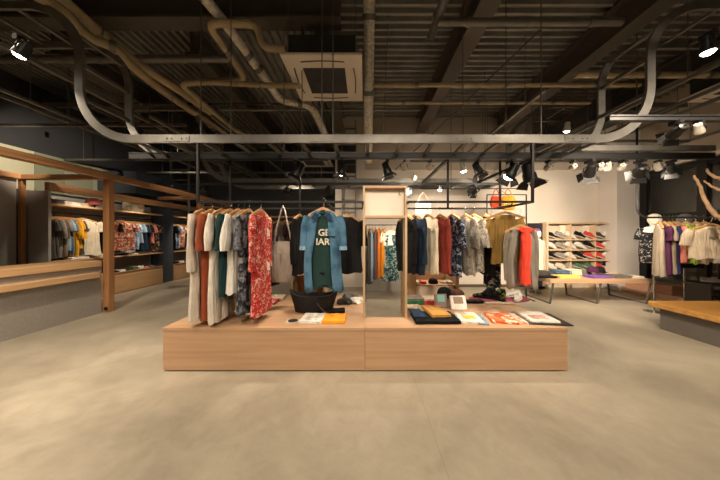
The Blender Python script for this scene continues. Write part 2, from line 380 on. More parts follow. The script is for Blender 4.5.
# ------------------------------------------------------------ ladder trays
def ladder(y0, y1, lab, Z0=2.31, Z1=3.70, XV=2.97, R=.55, XE=5.9, pitch=.355):
    t = thing('ladder_tray', lab, 'cable tray', (0, 0, 0))
    half = [(0, Z0)]
    for k in range(0, 13):
        a = PI/2*k/12; half.append((XV-R+R*math.sin(a), Z0+R-R*math.cos(a)))
    for k in range(0, 13):
        a = PI/2*k/12; half.append((XV+R-R*math.cos(a), Z1-R+R*math.sin(a)))
    half.append((XE, Z1))
    path = [(-x, z) for x, z in reversed(half[1:])]+half
    h = .042
    for y in (y0, y1):
        rings = []
        for i, (x, z) in enumerate(path):
            a = path[max(0, i-1)]; b = path[min(len(path)-1, i+1)]
            d = Vector((b[0]-a[0], 0, b[1]-a[1])).normalized(); n = Vector((-d.z, 0, d.x)); p = Vector((x, y, z))
            w = .014
            rings.append([p+n*h+Vector((0, -w, 0)), p-n*h+Vector((0, -w, 0)), p-n*h+Vector((0, w, 0)), p+n*h+Vector((0, w, 0))])
        MB().loft(rings).build('side_rail', M_steel, t)
        if y == y0:
            for xx in (-1.95, -.45, 1.0, 2.2):
                m = MB(); m.box(xx-.13, xx+.13, y-.02, y-.013, Z0-.03, Z0+.03)
                for q in (-.1, -.05, .05, .1): m.tube([(xx+q, y-.028, Z0), (xx+q, y-.018, Z0)], .008, 6)
                m.build('splice_plate', M_steel, t)
    # rungs by arc length
    s = 0; nxt = .1
    for i in range(len(path)-1):
        a, b = path[i], path[i+1]; L = math.hypot(b[0]-a[0], b[1]-a[1])
        while nxt < s+L:
            u = (nxt-s)/L; x = a[0]+(b[0]-a[0])*u; z = a[1]+(b[1]-a[1])*u
            ang = math.atan2(b[1]-a[1], b[0]-a[0])
            m = MB().box(-.02, .02, y0+.01, y1-.01, -.012, .012); m.xf(Matrix.Translation((x, 0, z)) @ Matrix.Rotation(-ang, 4, 'Y'))
            m.build('rung', M_steel, t); nxt += pitch
        s += L
    return t
ladder(2.5, 3.02, 'long grey ladder tray nearest the camera, curving up at both ends')
ladder(4.4, 4.95, 'second grey ladder tray, further back over the middle of the shop')
# black lighting tracks slung below
def track(x0, x1, y, z, lab, h=.018):
    if y == 2.965: h = .034
    m = MB(); m.box(x0, x1, y-.02, y+.02, z-h, z+h); m.box(x0, x1, y-.026, y-.0205, z+h-.01, z+h)
    m.box(x0, x1, y-.022, y+.022, z-h-.006, z-h)
    return tag(m.build('lighting_track', M_blackp), lab, 'lighting track')
track(-2.9, 4.3, 2.965, 2.29, 'black lighting track under the back rail of the nearest ladder tray')
track(-3.0, 2.5, 4.32, 2.24, 'black lighting track under the second ladder tray')
track(2.0, 4.6, 1.98, 2.27, 'black lighting track at upper right nearest the camera')
track(-4.6, -2.5, 1.55, 2.36, 'black lighting track at upper left nearest the camera')
o = MB().box(2.62, 4.25, 2.905, 2.94, 2.335, 2.40).build('cable_channel', M_steel); tag(o, 'straight steel channel running right from the ladder tray bend', 'channel')
for a, b, c, d, z, lab in ((1.05, 1.05, 3.05, 4.4, 2.27, 'black tube bridging the two ladder trays, left one'), (2.1, 2.04, 3.05, 4.6, 2.27, 'black tube bridging the two ladder trays, right one')):
    o = MB().tube([(a, c, z), (b, d, z)], .018, sq=True).build('bridging_tube', M_black); tag(o, lab, 'tube')
# threaded rods
for k, (x, y, z) in enumerate([(xp(201, 2.5), 2.5, 2.35), (xp(231, 2.5), 2.5, 2.35), (xp(322, 2.5), 2.5, 2.35), (xp(333, 2.5), 2.5, 2.35), (xp(541, 2.5), 2.5, 2.35), (xp(302, 3.02), 3.02, 2.35), (xp(506, 3.02), 3.02, 2.35), (xp(284, 3.02), 3.02, 2.35), (xp(451, 4.4), 4.4, 2.35), (xp(463, 3.02), 3.02, 2.35)] + [(x, 4.4, 2.35) for x in (-2.2, -.8, 2.2)]):
    o = MB().tube([(x, y, z), (x, y, ZC)], .006, 6).build('hanging_rod', M_rod); tag(o, 'thin steel rod holding a ladder tray up to the ceiling', 'rod', 'tray hanging rods')

# vertical ladder trays on the walls
def vtray(x, y, w, z0, z1, lab, bend=0):
    t = thing('wall_ladder_tray', lab, 'cable tray', (x, y, 0))
    for s in (-1, 1): MB().box(s*w/2-.012, s*w/2+.012, -.04, .03, z0, z1).build('side_rail', M_steel, t)
    z = z0+.1
    while z < z1: MB().box(-w/2+.012, w/2-.012, -.02, .01, z-.015, z+.015).build('rung', M_steel, t); z += .3
vtray(xp(180, 7.0), 7.0, .52, 1.93, 3.9, 'dim vertical ladder tray hanging by the slate wall at left')
vtray(xp(349, 6.05), 6.05, .34, 1.2, 4.2, 'vertical ladder tray on the pale wall strip behind the denim shirt')
MB().box(-.70, -.22, 6.095, 6.118, 2.9, 3.6).build('trim_20', plain('dark_panel', '3a3733', .7), kind='structure')

# ------------------------------------------------------------ spotlights
WARM = (1, .825, .63)
def spot(loc, target, power, lab, big=1.0, ang=60, barn=True, lit=True, white=False, blend=.85, group=None, name='track_spotlight'):
    loc = Vector(loc); d = (Vector(target)-loc).normalized()
    t = thing(name, lab, 'spotlight', loc, 0, group); s = big
    MB().box(-.02*s, .02*s, -.05*s, .05*s, -.03, .0).tube([(0, 0, -.03), (0, 0, -.09*s)], .012*s).build('mount', M_blackp, t)
    R = d.to_track_quat('-Z', 'Y').to_matrix().to_4x4(); T = Matrix.Translation((0, 0, -.12*s)) @ R
    hm = M_lampw if white else M_blackp
    MB().lathe([(.02*s, .10*s), (.038*s, .09*s), (.042*s, .02*s), (.05*s, 0), (.052*s, -.05*s), (.045*s, -.05*s), (.04*s, -.02*s)], 16).xf(T).build('lamp_housing', hm, t); hs = [c for c in t.children if c.name.startswith('lamp_housing')][0]
    y = MB(); y.tube([(-.058*s, 0, 0), (-.058*s, 0, .05*s), (0, 0, .11*s), (.058*s, 0, .05*s), (.058*s, 0, 0)], .006*s, 6); y.xf(T); y.build('yoke', M_blackp, t)
    MB().lathe([(.001, -.072*s), (.02*s, -.069*s), (.036*s, -.06*s), (.044*s, -.045*s), (.001, -.042*s)] if lit else [(.001, -.047*s), (.043*s, -.047*s), (.044*s, -.042*s), (.001, -.042*s)], 16).xf(T).build('lens', M_on if lit else M_grille, hs)
    if barn:
        for k in range(4):
            w = .05*s; m = MB(); m.loft([[(-w, -.05*s, -.05*s), (w, -.05*s, -.05*s), (w, -.052*s, -.053*s), (-w, -.052*s, -.053*s)], [(-w*1.35, -.09*s, -.095*s), (w*1.35, -.09*s, -.095*s), (w*1.35, -.092*s, -.093*s), (-w*1.35, -.092*s, -.093*s)]])
            m.xf(T @ Matrix.Rotation(k*PI/2, 4, 'Z')); m.build('barn_door_flap', M_blackp, hs)
    if power:
        L = bpy.data.lights.new('spot_beam', 'SPOT'); L.energy = power; L.color = WARM; L.spot_size = math.radians(ang); L.spot_blend = blend; L.shadow_soft_size = .045
        lo = bpy.data.objects.new('spot_beam', L); col.objects.link(lo); lo.parent = t; lo.location = Vector((0, 0, -.12*s))+d*.10*s; lo.rotation_euler = d.to_track_quat('-Z', 'Y').to_euler()
    return t
zt = 2.235
P = LP = 1.0
def sp(px, Y, tgt, pw, lab, **k):
    spot((xp(px, Y), Y, k.pop('z', zt)), tgt, pw, lab, **k)
YT = 2.965
# lamps seen in the picture, left to right
sp(298, YT, (-1.7, 2.7, .5), 45, 'black track spotlight left of the portal tilted at the long dresses', big=1.2, ang=75)
sp(342, YT, (-.6, 2.9, .5), 25, 'black track spotlight in front of the pale wall ladder tray', ang=70)
sp(387, YT, (.9, 2.9, .3), 40, 'dark barn door spotlight just right of the foil duct', ang=70)
sp(404, YT, (1.2, 5.5, 1.0), 40, 'small bright spotlight nearest right of the foil duct', barn=False, white=True, ang=70, big=.7)
sp(415, YT+.6, (.8, 6.0, 1.2), 50, 'smallest bright spotlight between two others right of the duct', big=.5, barn=False, white=True, ang=75, z=2.22)
sp(463, YT, (1.6, 3.0, .3), 50, 'bright round spotlight over the middle of the right rack', barn=False, white=True, ang=75, big=.8)
sp(478, YT, (1.9, 2.4, .6), 0, 'dark barn door spotlight right of the bright round one', lit=False)
sp(511, YT, (1.0, 3.0, .8), 50, 'large tilted spotlight glowing above the olive dress', big=1.3, ang=70)
sp(529, YT, (2.2, 2.5, .4), 0, 'large dark square spotlight at the right end of the rack', big=1.5, lit=False)
sp(573, YT, (4.0, 6.1, 1.95), 150, 'bright round spotlight aimed at the white wall', barn=False, white=True, ang=44, big=.7)
sp(590, YT, (3.9, 5.0, .4), 0, 'dark barn door spotlight third from the right on the back track', lit=False, big=1.15)
sp(608, YT, (4.5, 4.9, .5), 140, 'bright spotlight above the shoe shelf, left of the rounded rack', barn=False, white=True, ang=70, big=.7)
sp(640, YT, (5.2, 5.6, 1.0), 0, 'dark barn door spotlight directly above the rounded rack post', lit=False, big=1.15)
sp(658, YT, (5.0, 3.7, 1.1), 36, 'bright spotlight over the mannequins by the window', barn=False, white=True, ang=80, big=.7)
sp(671, YT, (5.6, 4.2, .6), 0, 'small dark spotlight at the end of the back track', lit=False, big=.9)
sp(676, 1.98, (3.6, 5.8, .9), 90, 'large barn door spotlight at upper right nearest the camera', big=.8, ang=90, z=2.25)
sp(699, 1.98, (4.6, 3.0, .3), 90, 'bright spotlight beside the large barn door lamp at upper right', big=.6, barn=False, white=True, ang=110, z=2.25)
sp(408, 4.32, (.22, 3.1, 1.6), 25, 'small lit spotlight hanging right of the portal under the second tray', ang=70, z=2.22)
sp(475, 4.32, (1.7, 6.1, 1.8), 40, 'small lit spotlight under the second tray above the patterned shirts', ang=80, z=2.22)
sp(329, 4.32, (-.5, 5.5, 1.0), 40, 'small lit spotlight under the second tray behind the denim shirt', ang=80, z=2.22)
sp(22, 1.55, (-3.5, 1.3, 0), 110, 'black spotlight hanging at the upper left corner', big=.7, barn=False, ang=110, z=2.34+.24)
spot((2.40, 1.68, 2.72), (2.5, 1.6, 0), 60, 'very bright ceiling spotlight near the upper right corner', big=.8, ang=172, barn=False)
spot((xp(567, 4.0), 4.0, zp(121, 4.0)), (3.6, 4.7, .3), 90, 'bright round spotlight seen through the right bend of the tray', barn=False, white=True, ang=80)
spot((xp(164, 5.6), 5.6, zp(121, 5.6)), (-4.2, 6.2, 0), 110, 'small bright spotlight high over the back left of the shop', barn=False, white=True, ang=80)
# more lamps along the alcove, and added ones over the counter and the floor behind the camera
YY = [(-4.7, 4.6, 2.2, (-5.9, 4.8, 1.1)), (-4.7, 5.8, 2.2, (-5.9, 5.8, 1.0)), (-4.7, 7.3, 2.2, (-5.8, 7.5, 1.0))]
for x, y, z, tg in YY:
    spot((x, y, z+.35), tg, 75, 'small black spotlight aimed into the clothes alcove', ang=60, group='alcove spotlights', big=.8)
# lamps mostly added to the back tracks to wash the white wall and the aisle behind the platform
for k, (px, Y, tg, pw) in enumerate([(430, YT, (1.6, 6.1, 1.7), 60), (548, YT, (2.9, 6.1, 1.5), 95), (622, YT, (5.3, 5.9, 1.5), 150), (600, YT, (4.6, 5.85, 1.0), 105), (380, 4.32, (.2, 3.9, 0), 45), (440, 4.32, (1.0, 3.8, .4), 60)]):
    spot((xp(px, Y), Y, 2.235), tg, pw, 'small lit white spotlight put on the back tracks as wash light', big=.7, ang=95, barn=False, white=True, group='white wash spotlights of the back tracks')
spot((-1.4, 4.32, 2.22), (-1.4, 8.3, 1.6), 50, 'black spotlight aimed back at the dark wall', ang=90, big=.8)

spot((-4.9, 3.7, 2.9), (-6.6, 4.9, 2.7), 110, 'added black floodlight just above the timber frame', ang=80, big=.45, barn=False)  # invented fixture, added to brighten the painted blocks on the left wall
spot((8.2, 3.6, 3.6), (9.1, 4.4, 1.5), 90, 'added lamp outside the window, brightening the backdrop', ang=120, barn=False)  # added so the dark backdrop shows through the window glass
spot((-2.9, 4.32, 2.22), (-5.2, 7.0, 2.1), 30, 'black spotlight added at the left end of the second track to light the slate wall', ang=70, big=.8)  # added to bring up the vertical ladder tray and slate wall
for k, (x, y, tg, p, a) in enumerate([(-3.2, .3, (-2.9, 1.2, 0), 115, 130), (3.2, .3, (3.1, 1.0, 0), 100, 130), (-1, .2, (-1, 1.4, .2), 105, 125), (1.1, .2, (1.0, 1.5, .2), 105, 125), (-.2, -1.6, (0, 1.5, 0), 120, 110), (.22, -.6, (.22, 3.0, 1.55), 170, 26), (-2.9, 1.5, (-1.5, 2.5, .8), 90, 70), (-.9, 1.3, (-.4, 2.4, .9), 32, 50), (2.2, 1.5, (1.1, 2.8, .8), 85, 70), (-3.5, 2.2, (-3.4, 3.4, 0), 190, 105), (4.4, 1.0, (3.0, 2.7, 2.7), 45, 60)]):
    spot((x, y, 3.3), tg, p, 'added black ceiling spotlight above the open floor, out of view', ang=a, group='added fill spotlights', big=.9)  # unseen fill spots added for floor, racks, portal panel and tray bend

# ------------------------------------------------------------ platform (two units meeting at a seam, open notch at the back)
PZ = .42
def platform(lab, x0, x1, nx0, nx1, yb):
    t = thing('display_platform', lab, 'platform', ((x0+x1)/2, 2.3, 0)); ox = (x0+x1)/2
    MB().box(x0-ox, x1-ox, 0, .022, .014, PZ-.028).build('front_board', M_ply, t)
    m = MB()
    m.box(x0-ox-.004, x1-ox+.004, -.004, .30, PZ-.028, PZ); m.box(nx0-ox, nx1-ox, .30, yb-2.3, PZ-.028, PZ)
    m.build('top_board', M_ply, t)
    sx = x0 if x0 < -.5 else x1
    MB().box(min(sx, sx-.022*(1 if sx > 0 else -1))-ox, max(sx, sx-.022*(1 if sx > 0 else -1))-ox, .022, yb-2.3, .035, PZ-.028).build('side_board', M_plyy, t)
    MB().box(nx0-ox+.05, nx1-ox-.05, yb-2.33, yb-2.3, .035, PZ-.028).build('back_board', M_ply, t)
    ix = nx1 if x0 < -.5 else nx0
    MB().box(ix-ox-.011, ix-ox+.011, .3, yb-2.33, .035, PZ-.028).build('inner_board', M_plyy, t)
    MB().box(x0-ox+.05, x1-ox-.05, .04, .28, 0, .034).box(nx0-ox+.06, nx1-ox-.06, .28, yb-2.4, 0, .034).build('plinth', M_blackp, t)
platform('left half of the low oak platform, under the long dresses', -1.935, -.002, -1.935, -.01, 3.55)
platform('right half of the low oak platform, under the folded tees', .002, 1.94, .56, 1.94, 3.60)

# portal tower between the two racks
t = thing('display_portal', 'tall narrow oak portal with a cream lit panel, standing between the racks', 'display unit', (.215, 2.57, PZ))
px0, px1 = -.022, .452
MB().box(-.237, -.213, 0, .14, 0, 1.42).build('side_panel', M_plyz, t); MB().box(.213, .237, 0, .14, 0, 1.42).build('side_panel', M_plyz, t)
MB().box(-.2125, .2125, 0, .14, 1.396, 1.42).build('top_panel', M_ply, t); MB().box(-.2125, .2125, 0, .14, 1.075, 1.10).build('shelf_board', M_ply, t)
MB().box(-.2125, .2125, .08, .10, 1.1005, 1.3955).build('back_panel', M_cream, t)
MB().tube([(.16, .08, 1.37), (.16, .06, 1.34), (.165, .04, 1.32), (.175, .05, 1.335)], .004, 6).build('hook', M_black, t)

# hanging rails
RZ = 1.655
def rack(lab, xa, xb, side):
    t = thing('hanging_rail', lab, 'clothes rail', (0, 0, 0))
    e = xa if side < 0 else xb; w = .011
    for y in (2.5, 3.1):
        MB().tube([(xa, y, RZ), (xb, y, RZ)], w, sq=True).build('rail_bar', M_black, t)
        MB().tube([(e, y, RZ-w), (e, y, 2.27)], w, sq=True).build('hanging_post', M_black, t)
    mid = -.84 if side < 0 else 1.07
    MB().tube([(mid, 3.1, RZ), (mid, 3.1, 2.27)], w, sq=True).build('hanging_post', M_black, t)
    MB().tube([(e, 2.5, RZ), (e, 3.1, RZ)], w, sq=True).build('end_bar', M_black, t)
    i = xb if side < 0 else xa
    MB().tube([(i, 2.5, RZ), (i, 3.1, RZ)], w, sq=True).build('end_bar', M_black, t)
    return t
rkL = rack('black square hanging rail carrying the dresses on the left', -1.74, -.024, -1)
rkR = rack('black square hanging rail carrying the shirts on the right', .455, 1.745, 1)
def arm(rk, x, y0, y1): MB().tube([(x, y0, RZ), (x, y1, RZ), (x, y1-.02, RZ+.02)], .007, 8).build('display_arm', M_black, rk)
arm(rkL, -.41, 3.1, 2.30); arm(rkR, 1.66, 3.1, 2.72)

# ------------------------------------------------------------ garments
def hanger(loc, rz, lab, m=None, w=.20, group=None, drop=.0):
    t = thing('clothes_hanger', lab, 'hanger', loc, rz, group)
    m = m or M_hang
    MB().loft([[(x, -.009*q, z+.014), (x, .009*q, z+.014), (x, .010*q, z-.014), (x, -.010*q, z-.014)] for x, z, q in [(-w, -.155, .9), (-w*.75, -.135, 1.1), (-w*.45, -.112, 1.1), (-w*.15, -.09, 1.1), (0, -.083, 1.2), (w*.15, -.09, 1.1), (w*.45, -.112, 1.1), (w*.75, -.135, 1.1), (w, -.155, .8)]]).build('shoulder_bar', m, t)
    MB().tube([(0, 0, -.083), (0, 0, -.05), (.004, 0, -.03), (.017, 0, -.012), (.019, 0, .006), (.008, 0, .019), (-.008, 0, .017), (-.016, 0, .004)], .0022, 6).build('hook', M_chrome, t)
    return t
def oval(cx, cy, z, a, b, n, ph, fold, e=2.4, t0=0, t1=2*PI, closed=True):
    out = []
    for k in range(n):
        th = t0+(t1-t0)*k/(n if closed else n-1); c, s = math.cos(th), math.sin(th)
        x = a*math.copysign(abs(c)**(2/e), c); y = b*math.copysign(abs(s)**(2/e), s)
        fy = 1+fold*(math.sin(5*th+ph)+.6*math.sin(11*th+2*ph)); fx = 1+fold*.15*math.sin(4*th+ph)
        out.append((cx+x*fx, cy+y*fy, z))
    return out
def garment(name, lab, cat, m, loc, rz, L=.7, W=.45, hem=None, sl='short', th=.042, drop=.112, fold=.30, gap=0, collar=None, group=None, print_=None, m2=None, lean=0, cuff=None, neckw=.07, waist=1.0, hangerlab=None, sw=None, hw=.2):
    """a garment on its hanger; origin = the point where the hook sits on the rail; +-x are its shoulders, -y its front"""
    if hangerlab: hanger(loc, rz, hangerlab, w=hw)
    t = thing(name, lab, cat, loc, rz, group); a = W/2; hem = a if hem is None else hem/2; ph = random.uniform(0, 6)
    zt = -drop; n = 44
    prof = [(0, neckw, .030), (.022, neckw+.035, .032), (.05, a*.70, .034), (.08, a*.90, .036), (.13, a*.97, th*.9), (.2, a*.94, th)]
    k = 9
    for i in range(1, k+1):
        u = i/k; wv = 1-(1-waist)*math.sin(PI*min(1, u*1.4)) if u < .71 else 1
        prof.append((.2+(L-.2)*u, (a*.94+(hem-a*.94)*u)*wv, th*(1+.25*u)))
    rings = []; 
    for i, (d, ra, rb) in enumerate(prof):
        u = d/L; g = gap*min(1, .35+u*1.2)
        jit = .012*math.sin(ph+d*9)
        if gap: rings.append(oval(jit*u+lean*u, 0, zt-d, ra, rb, n, ph, fold*u, 2.4, -PI/2+g, 1.5*PI-g, False))
        else: rings.append(oval(jit*u+lean*u, 0, zt-d, ra, rb, n, ph, fold*u))
    # wavy hem
    last = []
    for j, p in enumerate(rings[-1]): last.append((p[0], p[1], p[2]+.012*math.sin(j*.9+ph)))
    rings[-1] = last
    b = MB()
    if gap:
        b.loft(rings, cap=False, closed=False); o = b.build('body', m, t); sd = o.modifiers.new('cloth', 'SOLIDIFY'); sd.thickness = .006; sd.offset = -1
    else:
        b.loft(rings); o = b.build('body', m, t, sharp=60)
    if sl:
        SP = {'short': [(.84, .05), (1.02, .13), (1.10, .24)], 'elbow': [(.84, .05), (1.0, .14), (1.06, .28), (1.07, .38)], 'long': [(.84, .05), (1.0, .15), (1.04, .30), (1.03, .45), (.99, .58)], 'wide': [(.84, .06), (1.02, .15), (1.12, .28), (1.12, .38)]}[sl]
        R0 = {'short': (.072, .085), 'elbow': (.07, .085), 'long': (.068, .052), 'wide': (.08, .13)}[sl]
        if sw: R0 = sw
        for s in (-1, 1):
            pts = [Vector((s*a*q, 0, zt-d)) for q, d in SP]; rr = []
            N = 9; full = []
            for i in range(N):
                u = i/(N-1)*(len(pts)-1); q = min(int(u), len(pts)-2); full.append(pts[q].lerp(pts[q+1], u-q))
            for i, p in enumerate(full):
                d = (full[min(i+1, N-1)]-full[max(i-1, 0)]).normalized(); nrm = Vector((-d.z, 0, d.x)); u = i/(N-1)
                ra = R0[0]+(R0[1]-R0[0])*u; rb = .030+.008*math.sin(u*7+ph)
                rr.append([p+nrm*ra*.8*math.cos(2*PI*j/16)+Vector((0, rb*math.sin(2*PI*j/16)*(1+.15*math.sin(3*j+ph)), 0)) for j in range(16)])
            MB().loft(rr).build('sleeve', m, t, sharp=70); slv = t.children[-1]
            if cuff:
                MB().loft([[c*1.0+((p-c)*1.06) for p in rr[-2] for c in [full[-2]]], [full[-1]+(p-full[-1])*1.08 for p in rr[-1]]]).build('cuff', cuff, [c for c in t.children if c.name.startswith('sleeve')][-1])
    if collar == 'shirt':
        cm = m2 or m
        for s in (-1, 1):
            MB().loft([[(s*.012, -.045, zt-.05), (s*.05, -.052, zt-.075), (s*.052, -.058, zt-.07), (s*.014, -.052, zt-.045)], [(s*.062, -.03, zt-.01), (s*.085, -.04, zt-.045), (s*.09, -.046, zt-.04), (s*.066, -.036, zt-.002)], [(s*.06, .03, zt+.012), (s*.082, .045, zt-.02), (s*.088, .05, zt-.014), (s*.065, .036, zt+.018)]]).build('collar', cm, t)
    elif collar == 'crew':
        MB().tube([(neckw*1.05*math.cos(q), .042*math.sin(q)-.004, zt-.012*(1-math.sin(q))) for q in [2*PI*i/20 for i in range(21)]], .008, 6).build('neck_band', m2 or m, t)
    elif collar == 'hood':
        MB().loft([oval(0, .03, zt+.02-.03*i, .05+.03*i-.006*i*i, .05+.006*i, 16, 0, 0) for i in range(5)]).build('hood', m2 or m, t)
    return t

C = cloth
gm = {
 'bone': C('bone_linen', 'cdc3b4'), 'rust': C('rust_cotton', '934a30'), 'ecru': C('ecru_cotton', 'ded5c8'), 'greyb': C('greige_cotton', '948877'),
 'teal': C('dark_teal_cotton', '1b3839'), 'black': C('black_cotton', '161618'), 'white': C('white_cotton', 'e6e1d8'), 'denim': pattern('washed_denim', ['2f4f68', '406580', '527894'], 8, 'noise'),
 'green': C('bottle_green_jersey', '243c39'), 'navy': C('navy_cotton', '1d2b3e'), 'cream': C('cream_cotton', 'd9cdb5'), 'red': C('brick_red_cotton', '8a3a30'),
 'olive': C('mustard_olive_cotton', '8c6f3a'), 'gcard': C('grey_knit', '8b8378'), 'coral': C('coral_jersey', 'f0503c'), 'mauve': C('dusty_mauve_cotton', '5f4c50'), 'plum': C('dark_plum_cotton', '3b2127'),
 'yellow': C('marigold_cotton', 'd59a28'), 'dgrey': C('dark_grey_cotton', '47433e'), 'mgrey': C('mid_grey_cotton', '75706a'), 'brown': C('brown_cotton', '5a4533'), 'blue': C('dusty_blue_cotton', '4e6478'), 'lblue': C('pale_blue_cotton', '8398a8'),
 'canvas': C('canvas_tote_cloth', '9f958a'), 'pink': C('pink_cotton', 'cf7a74'), 'lime': C('lime_green_jersey', '98c04a'), 'purple': C('deep_purple_cotton', '4a2340'), 'indigo': C('indigo_cotton', '252b52'), 'orange': C('orange_cotton', 'cc7430'), 'beige': C('beige_jersey', 'c3b29b'),
 'tiedye': pattern('grey_marbled_cloth', ['24272e', '7d8088', '3c4048', '1a1c22', '9a9da0'], 9, 'noise'),
 'redfl': pattern('red_floral_cloth', ['a92a2c', 'c4443c', 'b5302f', 'd08070', 'a52629', 'dcb8a8', 'bb3a35'], 42), 
 'navyfl': pattern('navy_floral_cloth', ['1c2233', '1c2233', '1c2233', '232b40', '98a0ae', '6d7788'], 30),
 'blackfl': pattern('black_floral_cloth', ['141416', '141416', '141416', '1b1b1e', '141416', '8d8b86'], 40),
 'greypt': pattern('pale_speckled_cloth', ['b9b1a5', 'b9b1a5', '8e8880', 'c4bcb0', 'b9b1a5', '6e6a66'], 44),
 'greydk': pattern('grey_speckled_cloth', ['8d867c', '8d867c', '6e6962', '9c958a'], 44),
 'rosefl': pattern('terracotta_floral_cloth', ['8a4632', 'a25a44', 'd8b9a2', '7a3c2c', 'c8957c', '93503a'], 34),
 'bluefl': pattern('blue_floral_cloth', ['7088a4', '96a8bc', 'c7cfd6', '5c7695'], 26), 'tropic': pattern('dark_leafy_cloth', ['3a332e', '7d6a58', '2a2523', 'b28f76', '3a332e'], 22),
 'dressgr': pattern('teal_leaf_cloth', ['1a2a33', '1a2a33', '3a6a68', '16222c', 'a0b4ac'], 44),
}
g = gm
# left rack, near rail, side on. px = hook position in the photo
def hang_row(rows, Y, Z=RZ):
    for r in rows:
        px, name, lab, cat, m, kw = r
        kw = dict(kw); rz = math.radians(kw.pop('deg', math.degrees(math.atan2(Y, xp(px, Y)))+(-23 if px < 365 else 27))); 
        garment(name, lab, cat, m, (xp(px, Y), Y, Z), rz, hangerlab='pale wooden hanger holding the %s' % lab.split(',')[0], **kw)
hang_row([
 (203, 'long_shirt', 'bone long sleeved shirt dress, leftmost on the rail', 'dress', g['bone'], dict(L=1.06, sl='long', W=.46, collar='shirt')),
 (212, 'maxi_dress', 'rust orange short sleeved maxi dress', 'dress', g['rust'], dict(L=1.06, sl='elbow', W=.44, hem=.36, collar='crew')),
 (221.5, 'long_tunic', 'ecru long tunic with short sleeves between rust and teal garments', 'dress', g['ecru'], dict(L=1.08, sl='elbow', W=.48, hem=.5, collar='shirt')),
 (230.5, 'long_dress', 'dark teal and black long dress', 'dress', g['teal'], dict(L=.83, sl='elbow', W=.44, hem=.44, fold=.25)),
 (238.5, 'blouse', 'white blouse with full sleeves', 'blouse', g['white'], dict(L=.80, sl='wide', W=.46, hem=.42, collar='crew')),
 (249, 'long_dress', 'grey and black marbled long dress', 'dress', g['tiedye'], dict(L=1.0, sl='elbow', W=.43, hem=.42)),
 (261, 'maxi_dress', 'red floral maxi dress with a tasselled neck', 'dress', g['redfl'], dict(L=1.03, sl='long', W=.38, hem=.40, sw=(.065, .075))),
], 2.5)
rd = [o for o in bpy.data.objects if o.get('label', '').startswith('red floral maxi')][0]
for zz in (-.27, -.62):
    MB().tube([(.0, -.06, zz), (.004, -.075, zz-.03), (.004, -.076, zz-.09)], [.004, .014, .017], 8).build('tassel', C('tassel_cream', 'd8c4b4'), rd)
# a skirt-like taupe layer seen under the ecru tunic
hang_row([
 (226, 'slip_dress', 'greige sleeveless slip dress, tucked between the ecru tunic and the teal dress', 'dress', g['greyb'], dict(L=1.06, sl=None, W=.38, hem=.46)),
 (244, 'long_vest', 'greige sleeveless long vest, beside the white blouse', 'vest', g['greyb'], dict(L=.84, sl=None, W=.38, hem=.4)),
], 2.56)
# far rail, left
garment('dark_jacket', 'black jacket, hung behind the left side of the denim shirt', 'jacket', g['black'], (xp(300, 3.1), 3.1, RZ), math.radians(85), L=.72, sl='long', W=.44, hangerlab='pale wooden hanger holding the black jacket behind the denim shirt')
garment('dark_jacket', 'black boxy jacket, hung right of the denim shirt against the portal', 'jacket', g['black'], (xp(347, 3.1), 3.1, RZ), math.radians(28), L=.72, sl='elbow', W=.44, hangerlab='pale wooden hanger holding the black jacket beside the portal')
# denim shirt on the face-out arm, with a green tee inside it
DX, DY = -.41, 2.36
hanger((DX, DY, RZ), 0, 'pale wooden hanger holding the open denim shirt', w=.15)
dn = garment('denim_shirt_dress', 'long faded blue denim shirt worn open over a dark green tee', 'shirt', g['denim'], (DX, DY, RZ), 0, L=.78, W=.345, hem=.37, sl='elbow', gap=.48, th=.075, collar='shirt', fold=.10, cuff=C('denim_cuff', '84a6bb'), neckw=.075, sw=(.06, .058))
MB().box(.055, .135, -.092, -.082, -.36, -.27, .004).build('chest_pocket', g['denim'], dn)
for s in (-1, 1):
    MB().loft([[(s*.03, -.06, -.15), (s*.07, -.07, -.13), (s*.075, -.08, -.15), (s*.035, -.07, -.17)], [(s*.055, -.085, -.19), (s*.10, -.088, -.18), (s*.1, -.097, -.2), (s*.06, -.094, -.205)]]).build('collar_facing', C('dark_denim_facing', '25364a'), dn)
hanger((DX, DY+.035, RZ), 0, 'pale wooden hanger holding the dark green tee inside the denim shirt', w=.15)
tee = garment('printed_tee', 'dark green tee with cream block letters inside the open denim shirt', 't-shirt', g['green'], (DX, DY, RZ), 0, L=.72, W=.28, hem=.28, sl=None, th=.058, collar='crew', fold=.03, neckw=.06)
dnb = [c for c in dn.children if c.name.startswith('body')][0]
def text(s, size, m, parent, loc, rot=(PI/2, 0, 0), name='lettering', ext=.0015):
    cu = bpy.data.curves.new(name, 'FONT'); cu.body = s; cu.size = size; cu.extrude = ext; cu.align_x = 'CENTER'; cu.align_y = 'CENTER'; cu.offset = size*.025
    o = bpy.data.objects.new(name, cu); col.objects.link(o)
    dg = bpy.context.evaluated_depsgraph_get(); me = bpy.data.meshes.new_from_object(o.evaluated_get(dg)); me.name = name; bpy.data.objects.remove(o); me.materials.clear(); me.materials.append(m)
    o = bpy.data.objects.new(name, me); col.objects.link(o); o.parent = parent; o.location = loc; o.rotation_euler = rot
    return o
Mprint = C('cream_print', 'd8d2c0', .02)
text('GE', .088, Mprint, tee, (.018, -.070, -.325)); text('IAR', .088, Mprint, tee, (.008, -.073, -.412))
MB().tube([(-.02, -.075, -.7), (0, -.085, -.71), (.02, -.08, -.70)], .008).build('hem_label', g['black'], tee)
MB().loft([oval(0, .02, -.72-.03*i, .145, .045, 30, 1, .2) for i in range(5)]).build('underlayer', g['dgrey'], tee)
